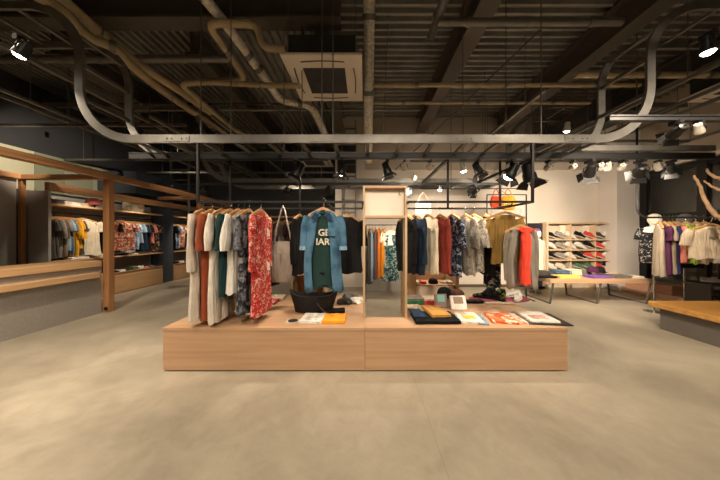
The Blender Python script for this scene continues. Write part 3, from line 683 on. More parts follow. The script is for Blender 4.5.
# tote bag on the far rail
tb = thing('tote_bag', 'taupe canvas tote bag hanging by two long straps', 'bag', (xp(283, 2.93), 2.93, RZ), math.radians(12))
MB().loft([oval(0, 0, -.42-z*.8+(.0), (.125+.035*math.sin(min(1, z/.62)*2.4))*(1 if z < .5 else 1-(z-.5)*1.6), .015+.05*math.sin(min(1, z/.62)*2.7), 32, 1, .10, 2.6) for z in (0, .05, .12, .2, .3, .4, .5, .56, .6, .615)]).build('bag_body', g['canvas'], tb)
for y in (-.015, .015):
    MB().tube([(-.10, y, -.44), (-.07, y, -.26), (-.02, y, -.04), (0, y*1.2, .013), (.02, y, -.04), (.065, y, -.26), (.10, y, -.44)], .009, 6).build('strap', g['canvas'], tb)
# right rack, far rail
hang_row([
 (406, 'dark_jacket', 'black jacket, tight against the portal on the right rail', 'jacket', g['black'], dict(L=.70, sl='long', W=.44)),
 (415, 'denim_jacket', 'dark navy jacket, second on the right rail', 'jacket', g['navy'], dict(L=.71, sl='long', W=.46, collar='shirt')),
 (428, 'blouse', 'cream long sleeved blouse, on the right rail', 'blouse', g['cream'], dict(L=.70, sl='long', W=.38, hem=.50)),
 (440, 'long_shirt', 'brick red long shirt, in the middle of the right rail', 'shirt', g['red'], dict(L=.69, sl='long', W=.40, hem=.52)),
 (452, 'patterned_shirt', 'navy floral shirt, right of the brick red one', 'shirt', g['navyfl'], dict(L=.74, sl='wide', W=.42)),
 (465, 'patterned_shirt', 'grey speckled wide sleeved shirt', 'shirt', g['greydk'], dict(L=.72, sl='wide', W=.44)),
 (474, 'patterned_shirt', 'pale speckled wide sleeved shirt', 'shirt', g['greypt'], dict(L=.68, sl='wide', W=.44)),
 (485, 'dark_blouse', 'black short blouse, beside the pale speckled shirt', 'blouse', g['black'], dict(L=.72, sl='short', W=.42)),
 (492, 'maxi_dress', 'long black dress, sprinkled with small pale flowers', 'dress', g['blackfl'], dict(L=.88, sl=None, W=.36, hem=.34)),
], 3.1)
garment('olive_dress', 'mustard olive short sleeved shirt hung face out at the rail end', 'shirt', g['olive'], (xp(505, 2.76), 2.76, RZ+.0), math.radians(-18), L=.56, W=.30, sl='elbow', hangerlab='pale wooden hanger holding the olive shirt')
hanger((1.70, 2.62, 1.50), math.radians(-20), 'pale wooden hanger holding the grey cardigan and coral top', w=.15)
MB().tube([(1.66, 2.70, RZ-.01), (1.70, 2.62, 1.50)], .003, 6)
cd = garment('cardigan', 'grey hooded cardigan worn open over a coral top', 'cardigan', g['gcard'], (1.70, 2.62, 1.50), math.radians(-20), L=.66, W=.26, hem=.28, sl='long', gap=.55, th=.06, fold=.1, m2=g['gcard'], sw=(.05, .036))
garment('tank_top', 'bright coral sleeveless top inside the grey cardigan', 'top', g['coral'], (1.722, 2.575, 1.50), math.radians(-20), L=.60, W=.105, hem=.105, sl=None, th=.045, fold=.06, neckw=.05)
# small things hung on the wall side of the right rack
def bag(lab, m, loc, w=.3, h=.3, rz=0, cat='bag', name='cloth_bag'):
    t = thing(name, lab, cat, loc, rz)
    MB().loft([oval(0, 0, -.14-z*h, w/2*(.75+.25*math.sin(z*3)), .03+.03*math.sin(z*3), 24, 2, .15) for z in (0, .15, .35, .6, .85, 1)]).build('bag_body', m, t)
    MB().tube([(-w*.3, 0, -.15), (-w*.15, 0, -.04), (0, 0, 0), (w*.15, 0, -.04), (w*.3, 0, -.15)], .008, 6).build('strap', m, t); return t
bag('red cloth bag hanging behind the right end of the rail', C('red_cloth', 'b8401f'), at(496, 189, 4.6), .22, .24)
bag('yellow cloth bag hanging beside the red one', C('yellow_cloth', 'c08420'), at(508, 189, 4.6), .28, .26)
bag('white and pink gauzy bag hanging behind the cream blouse', C('white_pink_gauze', 'd9bfae', .3), at(423, 193, 4.3), .30, .42)
o = MB().tube([(.1*math.cos(k*PI/12), 0, .1*math.sin(k*PI/12)) for k in range(25)], .006, 6).build('ring_hoop', M_white, loc=at(518, 211, 4.7)); tag(o, 'white round hoop hung right of the yellow bag', 'hoop')
o = MB().tube([at(518, 206, 4.7), at(515, 200, 4.7), at(497, 187.5, 4.62)], .003, 6).build('thin_cord', M_black); tag(o, 'thin black cord holding the white hoop', 'cord')
o = MB().tube([(xp(420, 4.45), 4.35, zp(189, 4.35)), (xp(515, 4.7), 4.6, zp(188.5, 4.6))], .008, 8).build('clothes_rail', M_black); tag(o, 'thin black rail behind the right rack holding the coloured bags', 'clothes rail')

# freestanding black rack behind the platform
t = thing('garment_rack', 'black freestanding garment rack behind the right end of the platform', 'clothes rack', (0, 0, 0))
for x in (2.54, 3.36):
    MB().tube([(x, 5.0, .015), (x, 5.0, 2.16)], .009, sq=True).build('post', M_black, t); MB().tube([(x, 4.75, .010), (x, 5.25, .010)], .009, sq=True).build('foot', M_black, t)
MB().tube([(2.54, 5.0, 2.16), (3.36, 5.0, 2.16)], .009, sq=True).build('top_bar', M_black, t)

# ------------------------------------------------------------ folded things and accessories
def slab(m, x0, x1, y0, y1, z0, z1):
    # soft cloth slab: rounded fold on the front edge
    r = (z1-z0)/2; zc = (z0+z1)/2; pr = []
    for k in range(7):
        a = PI/2+PI*k/6; pr.append((y0+r+r*math.cos(a), zc+r*math.sin(a)))
    pr += [(y1, z0+r*.3), (y1+.003, zc), (y1, z1-r*.3)]
    n = 8; rings = []
    for i in range(n+1):
        u = i/n; x = x0+(x1-x0)*u; q = .82 if i in (0, n) else 1
        rings.append([(x+.003*math.sin(j+i), y+.004*math.sin(i*1.3+x0*9), zc+(z-zc)*q+.0022*math.sin(i*1.7+j*.8)*(z > zc)) for j, (y, z) in enumerate(pr)])
    return m.loft(rings)
def folded(name, lab, cat, mats, loc, w=.24, d=.30, h=.03, rz=0, layers=2, group=None, neck=None, prt=None):
    t = thing(name, lab, cat, loc, rz, group); lh = h/layers
    m = MB()
    for k in range(layers): slab(m, -w/2+.004*(k % 2), w/2-.003*k, -d/2+.003*k, d/2, k*lh+.0005, (k+1)*lh)
    m.build('folded_cloth', mats, t, sharp=60)
    if neck: MB().tube([(.05*math.cos(q), d/2-.045+.035*math.sin(q), h+.001) for q in [PI+PI*i/10 for i in range(11)]], .005, 6).build('neck_band', neck, t)
    if prt: 
        pm, kind = prt; 
        b = MB()
        if kind == 'block': b.box(-w*.28, w*.28, -d*.22, d*.1, h+.0005, h+.003)
        elif kind == 'lines':
            for q in range(4): b.box(-w*.3, w*(.25-.05*(q % 2)), -d*.3+q*.03, -d*.3+q*.03+.014, h+.0005, h+.0035)
        elif kind == 'dot': b.lathe([(.001, h+.0005), (.05, h+.0005), (.05, h+.003), (.001, h+.0035)], 20)
        b.build('print', pm, t)
    return t
def on(px, py, Z=PZ):
    Y = Yf(py, Z); return (xp(px, Y), Y, Z)
M_ink = plain('black_ink', '202022', .8); M_yel = plain('yellow_ink', 'dfb540', .8)
folded('postcard_stack', 'small pale print lying left of the cream folded tee', 'printed card', plain('pale_print', 'c5beb2', .8), on(293, 321.5), .13, .10, .008, .15, 1, prt=(M_ink, 'dot'))
folded('folded_tee', 'cream folded tee at the front of the left platform', 'folded t-shirt', g['white'], on(313, 319.5), .235, .27, .028, -.03, 2, neck=g['white'], prt=(g['ecru'], 'lines'))
folded('folded_tee', 'marigold yellow folded tee beside the cream one', 'folded t-shirt', plain('marigold_bright', 'f0a020', .85), on(334.5, 319.8), .235, .25, .03, 0, 2, neck=g['yellow'])
folded('folded_trousers', 'black folded trousers lying behind the yellow tee', 'folded trousers', g['black'], on(330, 312.5), .34, .14, .035, .05, 2)
# black slouchy bag
t = thing('slouchy_bag', 'big black slouchy bag with flared rim below the denim shirt', 'bag', (*on(314, 311)[:2], PZ)); 
def bagring(z, a, b, flare): return [(a*math.copysign(abs(math.cos(q))**.8, math.cos(q)), b*math.sin(q), z+flare*abs(math.cos(q))**3) for q in [2*PI*k/36 for k in range(36)]]
MB().loft([bagring(0, .20, .09, 0), bagring(.01, .22, .11, 0), bagring(.08, .235, .12, 0), bagring(.15, .26, .12, .01), bagring(.19, .285, .11, .06), bagring(.195, .27, .10, .06), bagring(.12, .23, .09, 0), bagring(.02, .19, .08, 0)], cap=True).build('bag_body', plain('black_leather', '100e0d', .75, 0, .2), t)
MB().tube([(.0, -.05, .19), (.08, -.135, .1), (.14, -.145, .04), (.19, -.13, .02)], .008, 6).build('strap', plain('brown_leather', '3f2516', .5), t)
for k, (px, py, m, lab) in enumerate(((345, 303, g['dgrey'], 'dark grey crumpled scarf right of the black bag'), (356, 302, g['white'], 'white crumpled scarf beside the portal'), (350, 297, g['mgrey'], 'grey crumpled scarf lying behind the white one'))):
    b = MB(); ph = k*2
    b.loft([oval(.01*math.sin(i*2+ph), 0, .004+.055*(1-(1-i/5)**2), .11*(1-(i/5)**2*.75), .09*(1-(i/5)**2*.7), 26, ph+i, .22, 2.2) for i in range(6)])
    o = b.build('crumpled_scarf', m, loc=on(px, py)); tag(o, lab, 'scarf')
# folded jumpers behind the red dress
for k, (px, py, m, lab) in enumerate(((268, 303, g['redfl'], 'red patterned folded scarf under the red floral dress'), (276, 299, g['beige'], 'beige folded jumper behind the red patterned scarf'), (262, 297, g['plum'], 'dark plum folded jumper left of the beige jumper'))):
    folded('folded_jumper', lab, 'folded clothes', m, on(px, py), .24, .22, .04, .1*k, 2)
# low oak box behind the left rack
def crate(lab, x0, x1, y0, y1, z0, z1, back=False, lp=0.03, rp=.03, shelf=None, top=True, cat='display unit', name='display_cabinet'):
    t = thing(name, lab, cat, (0, 0, 0)); k = .022
    MB().box(x0, x0+lp, y0, y1, z0, z1-k).build('side_panel', M_plyz, t); MB().box(x1-rp, x1, y0, y1, z0, z1-k).build('side_panel', M_plyz, t)
    if top: MB().box(x0, x1, y0, y1, z1-k, z1).build('top_panel', M_ply, t)
    MB().box(x0+lp, x1-rp, y0+.02, y1, z0+.03, z0+.05).build('base_panel', M_ply, t)
    if back: MB().box(x0+lp, x1-rp, y1-.015, y1, z0+.05, z1-k).build('back_panel', M_ply, t)
    if shelf: MB().box(x0+lp, x1-rp, y0+.02, y1-.016, shelf-.02, shelf).build('shelf_board', M_ply, t)
    return t
crate('low oak box standing behind the tote bag', -1.16, -.62, 3.75, 4.1, 0, .70, True, name='display_box')
crate('oak open cabinet standing behind the green and red folded knits', .61, 1.42, 3.62, 4.1, 0, .80, True, .16, .05, shelf=.56, top=False)
cab = MB().box(.74, 1.34, 3.635, 3.655, .30, .535).build('storage_box', M_cream); tag(cab, 'cream box front under the oak cabinet shelf', 'box')
for k, (x, m, c) in enumerate(((.80, g['white'], 'white'), (.90, plain('red_orange_cloth', 'c8452a'), 'red orange'), (1.22, g['beige'], 'beige'), (1.30, g['ecru'], 'pale ecru'))):
    folded('folded_cloth', '%s small folded cloth on the oak cabinet shelf' % c, 'folded clothes', m, (x, 3.75, .56), .09, .14, .03+.01*(k % 2), 0, 2)
o = MB().loft([oval(0, 0, z, r, r*.8, 20, 0, 0) for z, r in ((0, .07), (.03, .075), (.065, .06), (.08, .03))]).build('small_cap', g['black'], loc=(1.06, 3.74, .56)); tag(o, 'black small cap on the oak cabinet shelf', 'cap')

# right platform, front row
def tee_flat(lab, px, py, m, w, d, prt=None, rz=0, h=.022): return folded('folded_tee', lab, 'folded t-shirt', m, on(px, py), w, d, h, rz, 2, prt=prt)
folded('folded_trousers', 'black folded trousers spread under the tan cloth', 'folded trousers', g['black'], on(434, 319), .45, .33, .035, 0, 2)
folded('folded_jeans', 'dark blue folded jeans at the left end of the black trousers', 'folded trousers', C('dark_denim_blue', '22384f'), (xp(417, 2.60), 2.60, PZ+.0355), .13, .27, .02, .05, 1)
folded('folded_scarf', 'tan folded cloth lying on the black trousers', 'folded clothes', plain('tan_cloth', 'b98840', .85, 0, .2), (xp(435, 2.66), 2.66, PZ+.0355), .20, .36, .028, .12, 2)
tee_flat('white tee with yellow and black print, beside the black trousers', 468, 318.5, g['white'], .23, .32, (M_yel, 'block'), -.12)
folded('folded_tee', 'grey tee with dark lettering lines next to the yellow print tee', 'folded t-shirt', g['lblue'], on(480, 320), .10, .30, .016, -.2, 1, prt=(M_ink, 'lines'))
tee_flat('orange floral folded tee between the two white tees', 500, 318.5, pattern('orange_floral_cloth', ['e0683c', 'e8845a', 'e0683c', 'f0c8b0'], 18), .25, .33, None, -.2)
o = MB().box(-.20, .20, -.19, .19, 0, .012, .003).build('display_mat', M_blackp, loc=(*on(540, 319)[:2], PZ), rz=-.12); tag(o, 'thin black mat under the rightmost white tee', 'mat')
folded('folded_tee', 'white printed tee on a black mat at the platform corner', 'folded t-shirt', g['white'], (on(536, 318.8)[0], on(536, 318.8)[1], PZ+.0125), .28, .33, .02, -.12, 2, prt=(C('peach_print', 'd9a58c'), 'lines'))
tee_flat('peach patterned tee tucked under the orange floral one', 519, 318.5, pattern('peach_floral_cloth', ['eac8b0', 'e6dccb', 'e89a74', 'e6dccb'], 20), .12, .32, None, -.18, h=.012)
# middle row
folded('folded_knit', 'green folded knit behind the black trousers', 'folded clothes', plain('emerald_knit', '1f6a3c', .9), on(414, 303), .24, .22, .05, 0, 3)
folded('folded_knit', 'grey and white folded knit on the green one', 'folded clothes', g['mgrey'], (on(414, 303)[0], on(414, 303)[1], PZ+.051), .23, .20, .03, 0, 2)
folded('folded_knit', 'crimson folded knit beside the green one', 'folded clothes', plain('crimson_knit', 'a82634', .9), on(429.5, 303), .20, .22, .05, 0, 3)
folded('folded_knit', 'pale rose folded knit on the crimson one', 'folded clothes', g['beige'], (on(429.5, 303)[0], on(429.5, 303)[1], PZ+.051), .19, .20, .022, 0, 2)
folded('folded_cloth', 'beige folded cloth left of the tan cloth', 'folded clothes', g['beige'], on(412, 307.5), .18, .10, .03, 0, 2)
def tilted(name, lab, cat, px, py, w, h, m, patch, ang=-.5, rz=0):
    t = thing(name, lab, cat, on(px, py), rz)
    R = Matrix.Rotation(ang, 4, 'X')
    MB().box(-w/2, w/2, -.015, .015, 0, h, .005).xf(R).build('cover', m, t)
    MB().box(-w*.3, w*.3, -.0185, -.0155, h*.42, h*.9).xf(R).build('patch', patch, t)
    MB().box(-w/2+.01, w/2-.01, .04+h*.3, .05+h*.3, .001, h*.75).build('easel_back', M_ply, t)
    return t
tilted('canvas_pouch', 'grey pouch with a teal patch leaning behind the tan cloth', 'pouch', 442, 308, .15, .17, plain('grey_pouch_cloth', '7e6a62', .85), plain('teal_patch', '6fa8a4', .8), -.45)
tilted('canvas_pouch', 'white pouch with a brown patch leaning beside the teal one', 'pouch', 459.5, 310, .19, .17, g['white'], plain('taupe_patch', '94806e', .8), -.5)
def cap(lab, loc, m, rz=0, s=1):
    t = thing('baseball_cap', lab, 'cap', loc, rz); t.scale = (s, s, s)
    MB().lathe([(.095, 0), (.098, .03), (.085, .075), (.055, .105), (.01, .118), (.0, .118)], 24).build('crown', m, t)
    MB().loft([[(.09*math.sin(a)*s, -.06-.1*math.cos(a)*s*.9, z+.01-.02*abs(math.sin(a))) for a in [(-1.1+2.2*k/10) for k in range(11)]]+[(.09*math.sin(a)*.9, -.06-.02*math.cos(a), z+.01) for a in [(1.1-2.2*k/10) for k in range(11)]] for s, z in ((1, 0), (1, .006))]).build('peak', m, t)
    return t
cap('black cap resting behind the teal patched pouch', (xp(445, 3.2), 3.22, PZ+.08), g['black'], .2)
o = MB().box(-.08, .08, -.08, .08, 0, .079, .004).build('display_block', M_ply, loc=(xp(445, 3.2), 3.22, PZ)); tag(o, 'small oak block under the black cap', 'block')
cap('brown cap resting behind the white pouch', (xp(457, 3.15), 3.15, PZ+.07), plain('brown_felt', '4a2c18', .9), -.3)
o = MB().box(-.08, .08, -.08, .08, 0, .069, .004).build('display_block', M_ply, loc=(xp(457, 3.15), 3.15, PZ)); tag(o, 'small oak block under the brown cap', 'block')
# pink mat with shoes
o = MB().lathe([(.001, 0), (.41, 0), (.415, .008), (.41, .014), (.001, .014)], 36, sy=.42).build('round_mat', plain('magenta_felt', '8f3a50', .9), loc=(*on(499, 299.5)[:2], PZ)); tag(o, 'oval magenta mat under the shoes on the right platform', 'mat')
folded('folded_scarf', 'black folded scarf in front of the magenta mat', 'folded clothes', g['black'], on(474, 302.5), .24, .12, .03, 0, 2)
folded('folded_scarf', 'striped cream and brown folded scarf in front of the magenta mat', 'folded clothes', pattern('stripe_scarf', ['c7b69a', '5a4636', 'b09c80', 'd9ccb4'], 14, 'stripe'), on(499, 304), .38, .08, .022, 0, 1)

def shoe(name, lab, loc, rz, mu, ms, L=.27, ml=None, group=None, high=False, tilt=0, hz=1):
    t = thing(name, lab, 'shoe', (loc[0], loc[1], loc[2]+math.sin(tilt)*L/2), rz, group); t.rotation_euler[1] = tilt; k = L/.27
    wf = lambda u: (.030+.016*math.sin(min(1, u*1.15)*PI*.95+.1))*k if u < .93 else .028*k
    def ring(u, z0, z1, q=1.0, n=14):
        x = (u-.5)*L; w = wf(u)*q; return [(x, w*math.cos(a), z0+(z1-z0)*(.5+.5*math.sin(a))) for a in [2*PI*j/n for j in range(n)]]
    us = [0, .04, .15, .3, .45, .6, .75, .88, .97, 1]
    sole = [[(p[0], p[1], p[2]) for p in ring(u, 0 if 0 < u < 1 else .006, .028*k if u < .9 else .03*k, 1.06 if 0 < u < 1 else .6)] for u in us]
    MB().loft(sole).build('sole', ms, t)
    top = {0: .075, .04: .088, .15: .082, .3: .078, .45: .088, .6: .07, .75: .055, .88: .048, .97: .040, 1: .034}
    top = {q: v*hz for q, v in top.items()}
    if high: top.update({0: .14, .04: .16, .15: .16, .3: .15, .45: .11})
    MB().loft([ring(u, .018*k, top[u]*k, 1 if 0 < u < 1 else .6) for u in us]).build('upper', mu, t); up_ = [c for c in t.children if c.name.startswith('upper')][0]
    b = MB()
    for q in (.5, .57, .64, .71):
        z = (.082-(q-.5)*.15)*k*hz; x = (q-.5)*L; b.tube([(x, -.022*k, z-.006), (x, 0, z+.004), (x, .022*k, z-.006)], .003*k, 6)
    b.build('laces', ml or ms, up_)
    return t
ml = g['white']
on_m = lambda px, py: (on(px, py)[0], on(px, py)[1], PZ+.0145)
shoe('patterned_boot', 'black patterned high top, left one on the magenta mat', on_m(484, 299), math.radians(150), pattern('black_lime_boot', ['17181a', '2a2c2c', '17181a', '17181a', '6f7a34'], 26), g['black'], .29, high=True, ml=ml)
shoe('patterned_boot', 'black patterned high top, right one with lime streaks', on_m(495, 300.5), math.radians(115), pattern('black_lime_boot2', ['17181a', '2a2c2c', '17181a', '6f7a34', '17181a', '17181a'], 26), g['black'], .29, high=True, ml=ml)
shoe('white_sneaker', 'white trainer standing at the right of the magenta mat', on_m(512, 298), math.radians(200), g['white'], g['white'], .28, ml=g['lblue'])
shoe('white_sneaker', 'off white trainer behind the other on the magenta mat', on_m(518, 301), math.radians(230), g['ecru'], g['white'], .27)
# ------------------------------------------------------------ counter and timber frame on the left
XC = -4.46
t = thing('service_counter', 'long grey counter with a thick pale wood top on the left', 'counter', (XC, 0, 0))
MB().box(-.05, 0, .6, 4.06, 0, .79).build('front_panel', M_greyb, t)
MB().box(-.9, -.05, 4.01, 4.06, 0, .79).build('end_panel', M_greyb, t)
MB().box(-.55, .03, .6, 4.04, .79, .888, .006).build('worktop', M_ctop, t)
MB().box(.0, .10, .6, 3.95, .615, .70, .006).build('ledge', M_ctop, t)
pf = thing('timber_frame', 'pine post and beam frame around the counter', 'frame', (0, 0, 0))
def post(x, y, h, w=.125): MB().box(x-w/2, x+w/2, y-w/2, y+w/2, 0, h, .004).build('post', M_pinez, pf)
post(-4.41, 4.13, 2.27, .10); post(-5.90, 4.13, 2.27, .06); post(-4.42, 6.42, 2.27, .1)
MB().box(-4.46, -4.34, .3, 7.9, 2.271, 2.37, .003).build('beam', M_pine, pf)
MB().box(-5.95, -5.85, .3, 4.18, 2.271, 2.36, .003).build('beam', M_pine, pf)
MB().box(-5.849, -4.461, 4.08, 4.18, 2.27, 2.35, .003).build('beam', M_pinex, pf)
MB().box(-5.60, -5.52, 4.19, 7.9, 2.10, 2.24, .003).build('beam', M_pine, pf)
MB().box(-5.519, -4.461, 6.38, 6.46, 2.272, 2.35, .003).build('beam', M_pinex, pf)
MB().box(-5.519, -4.461, 7.8, 7.9, 2.20, 2.269, .003).build('beam', M_pinex, pf)
o = MB().box(-4.395, -4.36, 4.04, 4.064, .05, .10).build('door_stop', M_blackp); tag(o, 'tiny black stop at the foot of the pine post', 'door stop')
# grey panels behind the counter
MB().box(-5.98, -5.935, .3, 4.085, 0, 2.27).build('wall_panel_left', M_greyp, kind='structure')
MB().box(-6.02, -5.53, 4.19, 4.23, 0, 2.095).build('wall_panel_end', M_greyp, kind='structure')
# items on the counter
o = MB().box(-.08, .08, -.05, .05, 0, .018, .003).build('card_tray', M_blackp, loc=(-4.72, 3.0, .889)); tag(o, 'small black tray lying on the counter top', 'tray')
# alcove (built-in wardrobe shelving): front X=-5.56
XA = -5.56
al = thing('wardrobe_alcove', 'grey walled alcove shelving with clothes along the left wall', 'shelving', (0, 0, 0))
MB().box(-6.14, -6.10, 4.24, 8.3, 0, 2.09).build('back_panel', M_greyp, al)
for y in (6.62,): MB().box(-6.10, -5.94, y, y+.03, 0, 2.09).build('divider', M_greyp, al)
MB().box(-6.10, XA, 4.24, 6.61, 1.855, 1.885).build('top_shelf', M_plyy, al)
MB().box(-6.10, XA, 4.24, 6.61, .825, .85).build('lower_shelf', M_plyy, al)
MB().box(-6.10, XA, 7.0, 8.28, 1.855, 1.885).build('top_shelf', M_plyy, al)
MB().box(-6.10, XA, 7.0, 8.28, .825, .85).build('lower_shelf', M_plyy, al)
MB().tube([(-5.82, 4.24, 1.74), (-5.82, 6.61, 1.74)], .013, 8).build('clothes_rail', M_black, al)
MB().tube([(-5.82, 7.0, 1.74), (-5.82, 8.28, 1.74)], .013, 8).build('clothes_rail', M_black, al)
def drawer(lab, y0, y1, x=XA):
    t = thing('drawer_cabinet', lab, 'cabinet', (x, (y0+y1)/2, 0)); h = (y1-y0)/2
    MB().box(-.5, -.02, -h, h, .0, .47).build('carcass', M_plyy, t); MB().box(-.02, 0, -h+.004, h-.004, .02, .41).build('drawer_front', M_plyy, t)
    MB().box(-.5, .0, -h, h, .4705, .48).build('cabinet_top', M_plyy, t); return t
drawer('low oak drawer cabinet under the alcove, partly behind the pine post', 4.26, 5.33)
drawer('long low oak drawer cabinet in the alcove up to the slate pier', 5.335, 6.61)
drawer('low oak drawer cabinet beyond the slate pier', 7.0, 8.28)
AR = 1.74
def alc(rows, X=-5.82, Z=AR):
    for k, (y, m, lab, L, deg, sl, cat) in enumerate(rows):
        if y < 5.3: y = 4.31+(y-4.34)*.56
        garment('hung_shirt', lab, cat, m, (X, y, Z), math.radians(deg), L=L, W=.44, sl=sl, collar='shirt' if k % 2 else 'crew', hangerlab=None)
        hanger((X, y, Z), math.radians(deg), ('alcove hanger of the '+lab))
alc([
 (4.34, g['dgrey'], 'charcoal shirt, leftmost in the alcove', .74, 8, 'short', 'shirt'), (4.44, g['dgrey'], 'charcoal tee, second in the alcove', .72, 5, 'short', 't-shirt'),
 (4.54, g['mgrey'], 'mid grey shirt, third in the alcove', .72, 6, 'elbow', 'shirt'), (4.62, g['brown'], 'brown shirt, beside the grey one in the alcove', .72, 4, 'elbow', 'shirt'),
 (4.70, g['mgrey'], 'grey tee between the brown and blue shirts', .7, 4, 'short', 't-shirt'), (4.78, g['lblue'], 'pale blue shirt in the alcove', .60, 6, 'short', 'shirt'),
 (4.85, g['blue'], 'dusty blue shirt next to the yellow ones', .68, 6, 'short', 'shirt'), (4.95, g['yellow'], 'marigold shirt, left one of two', .72, 16, 'elbow', 'shirt'),
 (5.06, g['yellow'], 'marigold tee, right one of two', .58, 12, 'elbow', 't-shirt'), (5.13, g['dgrey'], 'charcoal shirt behind the cream tee', .7, 6, 'short', 'shirt')])
ct = garment('cream_tee', 'cream tee with a printed band hung face out beside the pine post', 't-shirt', g['cream'], (-5.68, 4.82, AR+.0), math.radians(42), L=.72, W=.50, sl='short', collar='crew', fold=.08)
hanger((-5.68, 4.82, AR), math.radians(42), 'wooden hanger holding the cream tee beside the pine post')
MB().box(-.11, .11, -.062, -.058, -.33, -.29).build('print', g['mgrey'], ct)
garment('hawaiian_shirt', 'terracotta floral shirt hung face out just right of the pine post', 'shirt', g['rosefl'], (-5.60, 5.50, AR), math.radians(35), L=.66, W=.48, sl='short', collar='shirt', fold=.08)
hanger((-5.60, 5.50, AR), math.radians(35), 'wooden hanger holding the terracotta floral shirt')
alc([(5.46, g['black'], 'black tee behind the terracotta floral shirt', .7, 5, 'short', 't-shirt'),
 (5.76, g['bluefl'], 'blue flowered shirt, left one of two', .72, 20, 'short', 'shirt'), (5.90, g['bluefl'], 'blue flowered shirt, right one of two', .66, 15, 'short', 'shirt'),
 (6.02, g['lblue'], 'pale blue shirt after the blue flowered ones', .5, 14, 'short', 'shirt'), (6.14, g['navy'], 'navy shirt in the second bay of the alcove', .7, 14, 'short', 'shirt'),
 (6.24, g['black'], 'black shirt in the second bay of the alcove', .74, 12, 'short', 'shirt'), (6.34, g['pink'], 'pink shirt in the second bay of the alcove', .5, 12, 'short', 'shirt'),
 (6.48, g['tropic'], 'brown leafy shirt at the right end of the second bay', .74, 25, 'short', 'shirt')])
alc([(7.08, g['black'], 'black shirt beyond the slate pier', .72, 10, 'short', 'shirt'), (7.22, g['bluefl'], 'blue flowered shirt beyond the slate pier', .7, 12, 'short', 'shirt'),
 (7.42, g['rosefl'], 'terracotta floral shirt beyond the slate pier', .68, 40, 'short', 'shirt'), (7.7, g['navy'], 'navy shirt furthest along the alcove', .7, 15, 'short', 'shirt')])
# shelf things
def pile(rows):
    for lab, m, y, x, z, w, d, h in rows: folded('folded_clothes', lab, 'folded clothes', m, (x, y, z), w, d, h, math.radians(90), 3)
pile([('grey and white folded pile on the alcove shelf, leftmost', g['mgrey'], 4.40, -5.76, 1.886, .28, .26, .09), ('white folded pile on the alcove shelf, second from left', g['white'], 4.62, -5.76, 1.886, .26, .28, .07), ('cream folded pile on the alcove shelf, third from left', g['cream'], 4.86, -5.76, 1.886, .26, .26, .075), ('pale folded tee on the alcove shelf before the pink cap', g['ecru'], 4.97, -5.9, 1.886, .12, .26, .04),
 ('white folded tee on the lower alcove shelf, left of the pine post', g['white'], 4.72, -5.72, .851, .3, .28, .04), ('pale folded tee on the lower alcove shelf beside the pine post', g['beige'], 5.06, -5.72, .851, .3, .28, .06),
 ('black folded tee on the lower shelf right of the post', g['black'], 5.55, -5.74, .851, .3, .28, .04), ('charcoal folded tee on the lower shelf near the pier', g['dgrey'], 6.1, -5.74, .851, .3, .28, .05), ('beige folded tee on the lower shelf close to the pier', g['beige'], 5.85, -5.72, .851, .18, .24, .03)])
cols = [(5.40, g['black'], 'black'), (5.55, g['white'], 'white'), (5.7, g['dgrey'], 'charcoal'), (5.86, plain('leaf_green_cloth', '5c7a48', .9), 'leaf green'), (6.02, g['ecru'], 'pale ecru'), (6.16, g['pink'], 'pink'), (6.32, g['mgrey'], 'mid grey'), (6.46, g['navy'], 'navy')]
for y, m, c in cols: folded('folded_tee', '%s folded tee on the long low drawer cabinet' % c, 'folded t-shirt', m, (-5.74, y, .4805), .13, .30, .04+.03*(c in ('leaf green', 'pale ecru')), math.radians(90), 2)
for y, m, c in ((7.15, g['black'], 'black'), (7.35, g['white'], 'white'), (7.6, g['dgrey'], 'charcoal')): folded('folded_tee', '%s folded tee on the cabinet beyond the slate pier' % c, 'folded t-shirt', m, (-5.74, y, .4805), .16, .30, .06, math.radians(90), 2)
cap('pink cap on the alcove shelf just left of the pine post', (-5.68, 5.02, 1.95), g['pink'], math.radians(60), 1.25)
o = MB().lathe([(.03, 0), (.05, .003), (.03, .02), (.03, .05), (.06, .062), (.001, .064)], 16).build('cap_stand', g['black'], loc=(-5.68, 5.02, 1.886)); tag(o, 'small dark stand under the pink cap', 'stand')
m = MB(); rr = []
for i in range(9):
    u = i/8*2-1; s = (1-abs(u)**3)*.9+.1
    rr.append([(.18*math.copysign(abs(math.cos(a))**.5, math.cos(a))*(1 if abs(u) < .9 else .96), u*.055*1, .16+.15*math.copysign(abs(math.sin(a))**.5, math.sin(a))) if False else (.2*s*math.copysign(abs(math.cos(a))**.5, math.cos(a)), u*.07, .15+.145*s*math.copysign(abs(math.sin(a))**.5, math.sin(a))) for a in [2*PI*j/24 for j in range(24)]])
o = m.loft(rr).xf(Matrix.Rotation(-.25, 4, 'X')).build('cushion', pattern('cushion_cloth', ['d9d0bf', 'cfc4ae', 'd9d0bf', 'c2a98a'], 8), loc=(-5.74, 5.95, 1.89), rz=math.radians(40)); tag(o, 'cream cushion propped on the alcove shelf', 'cushion')

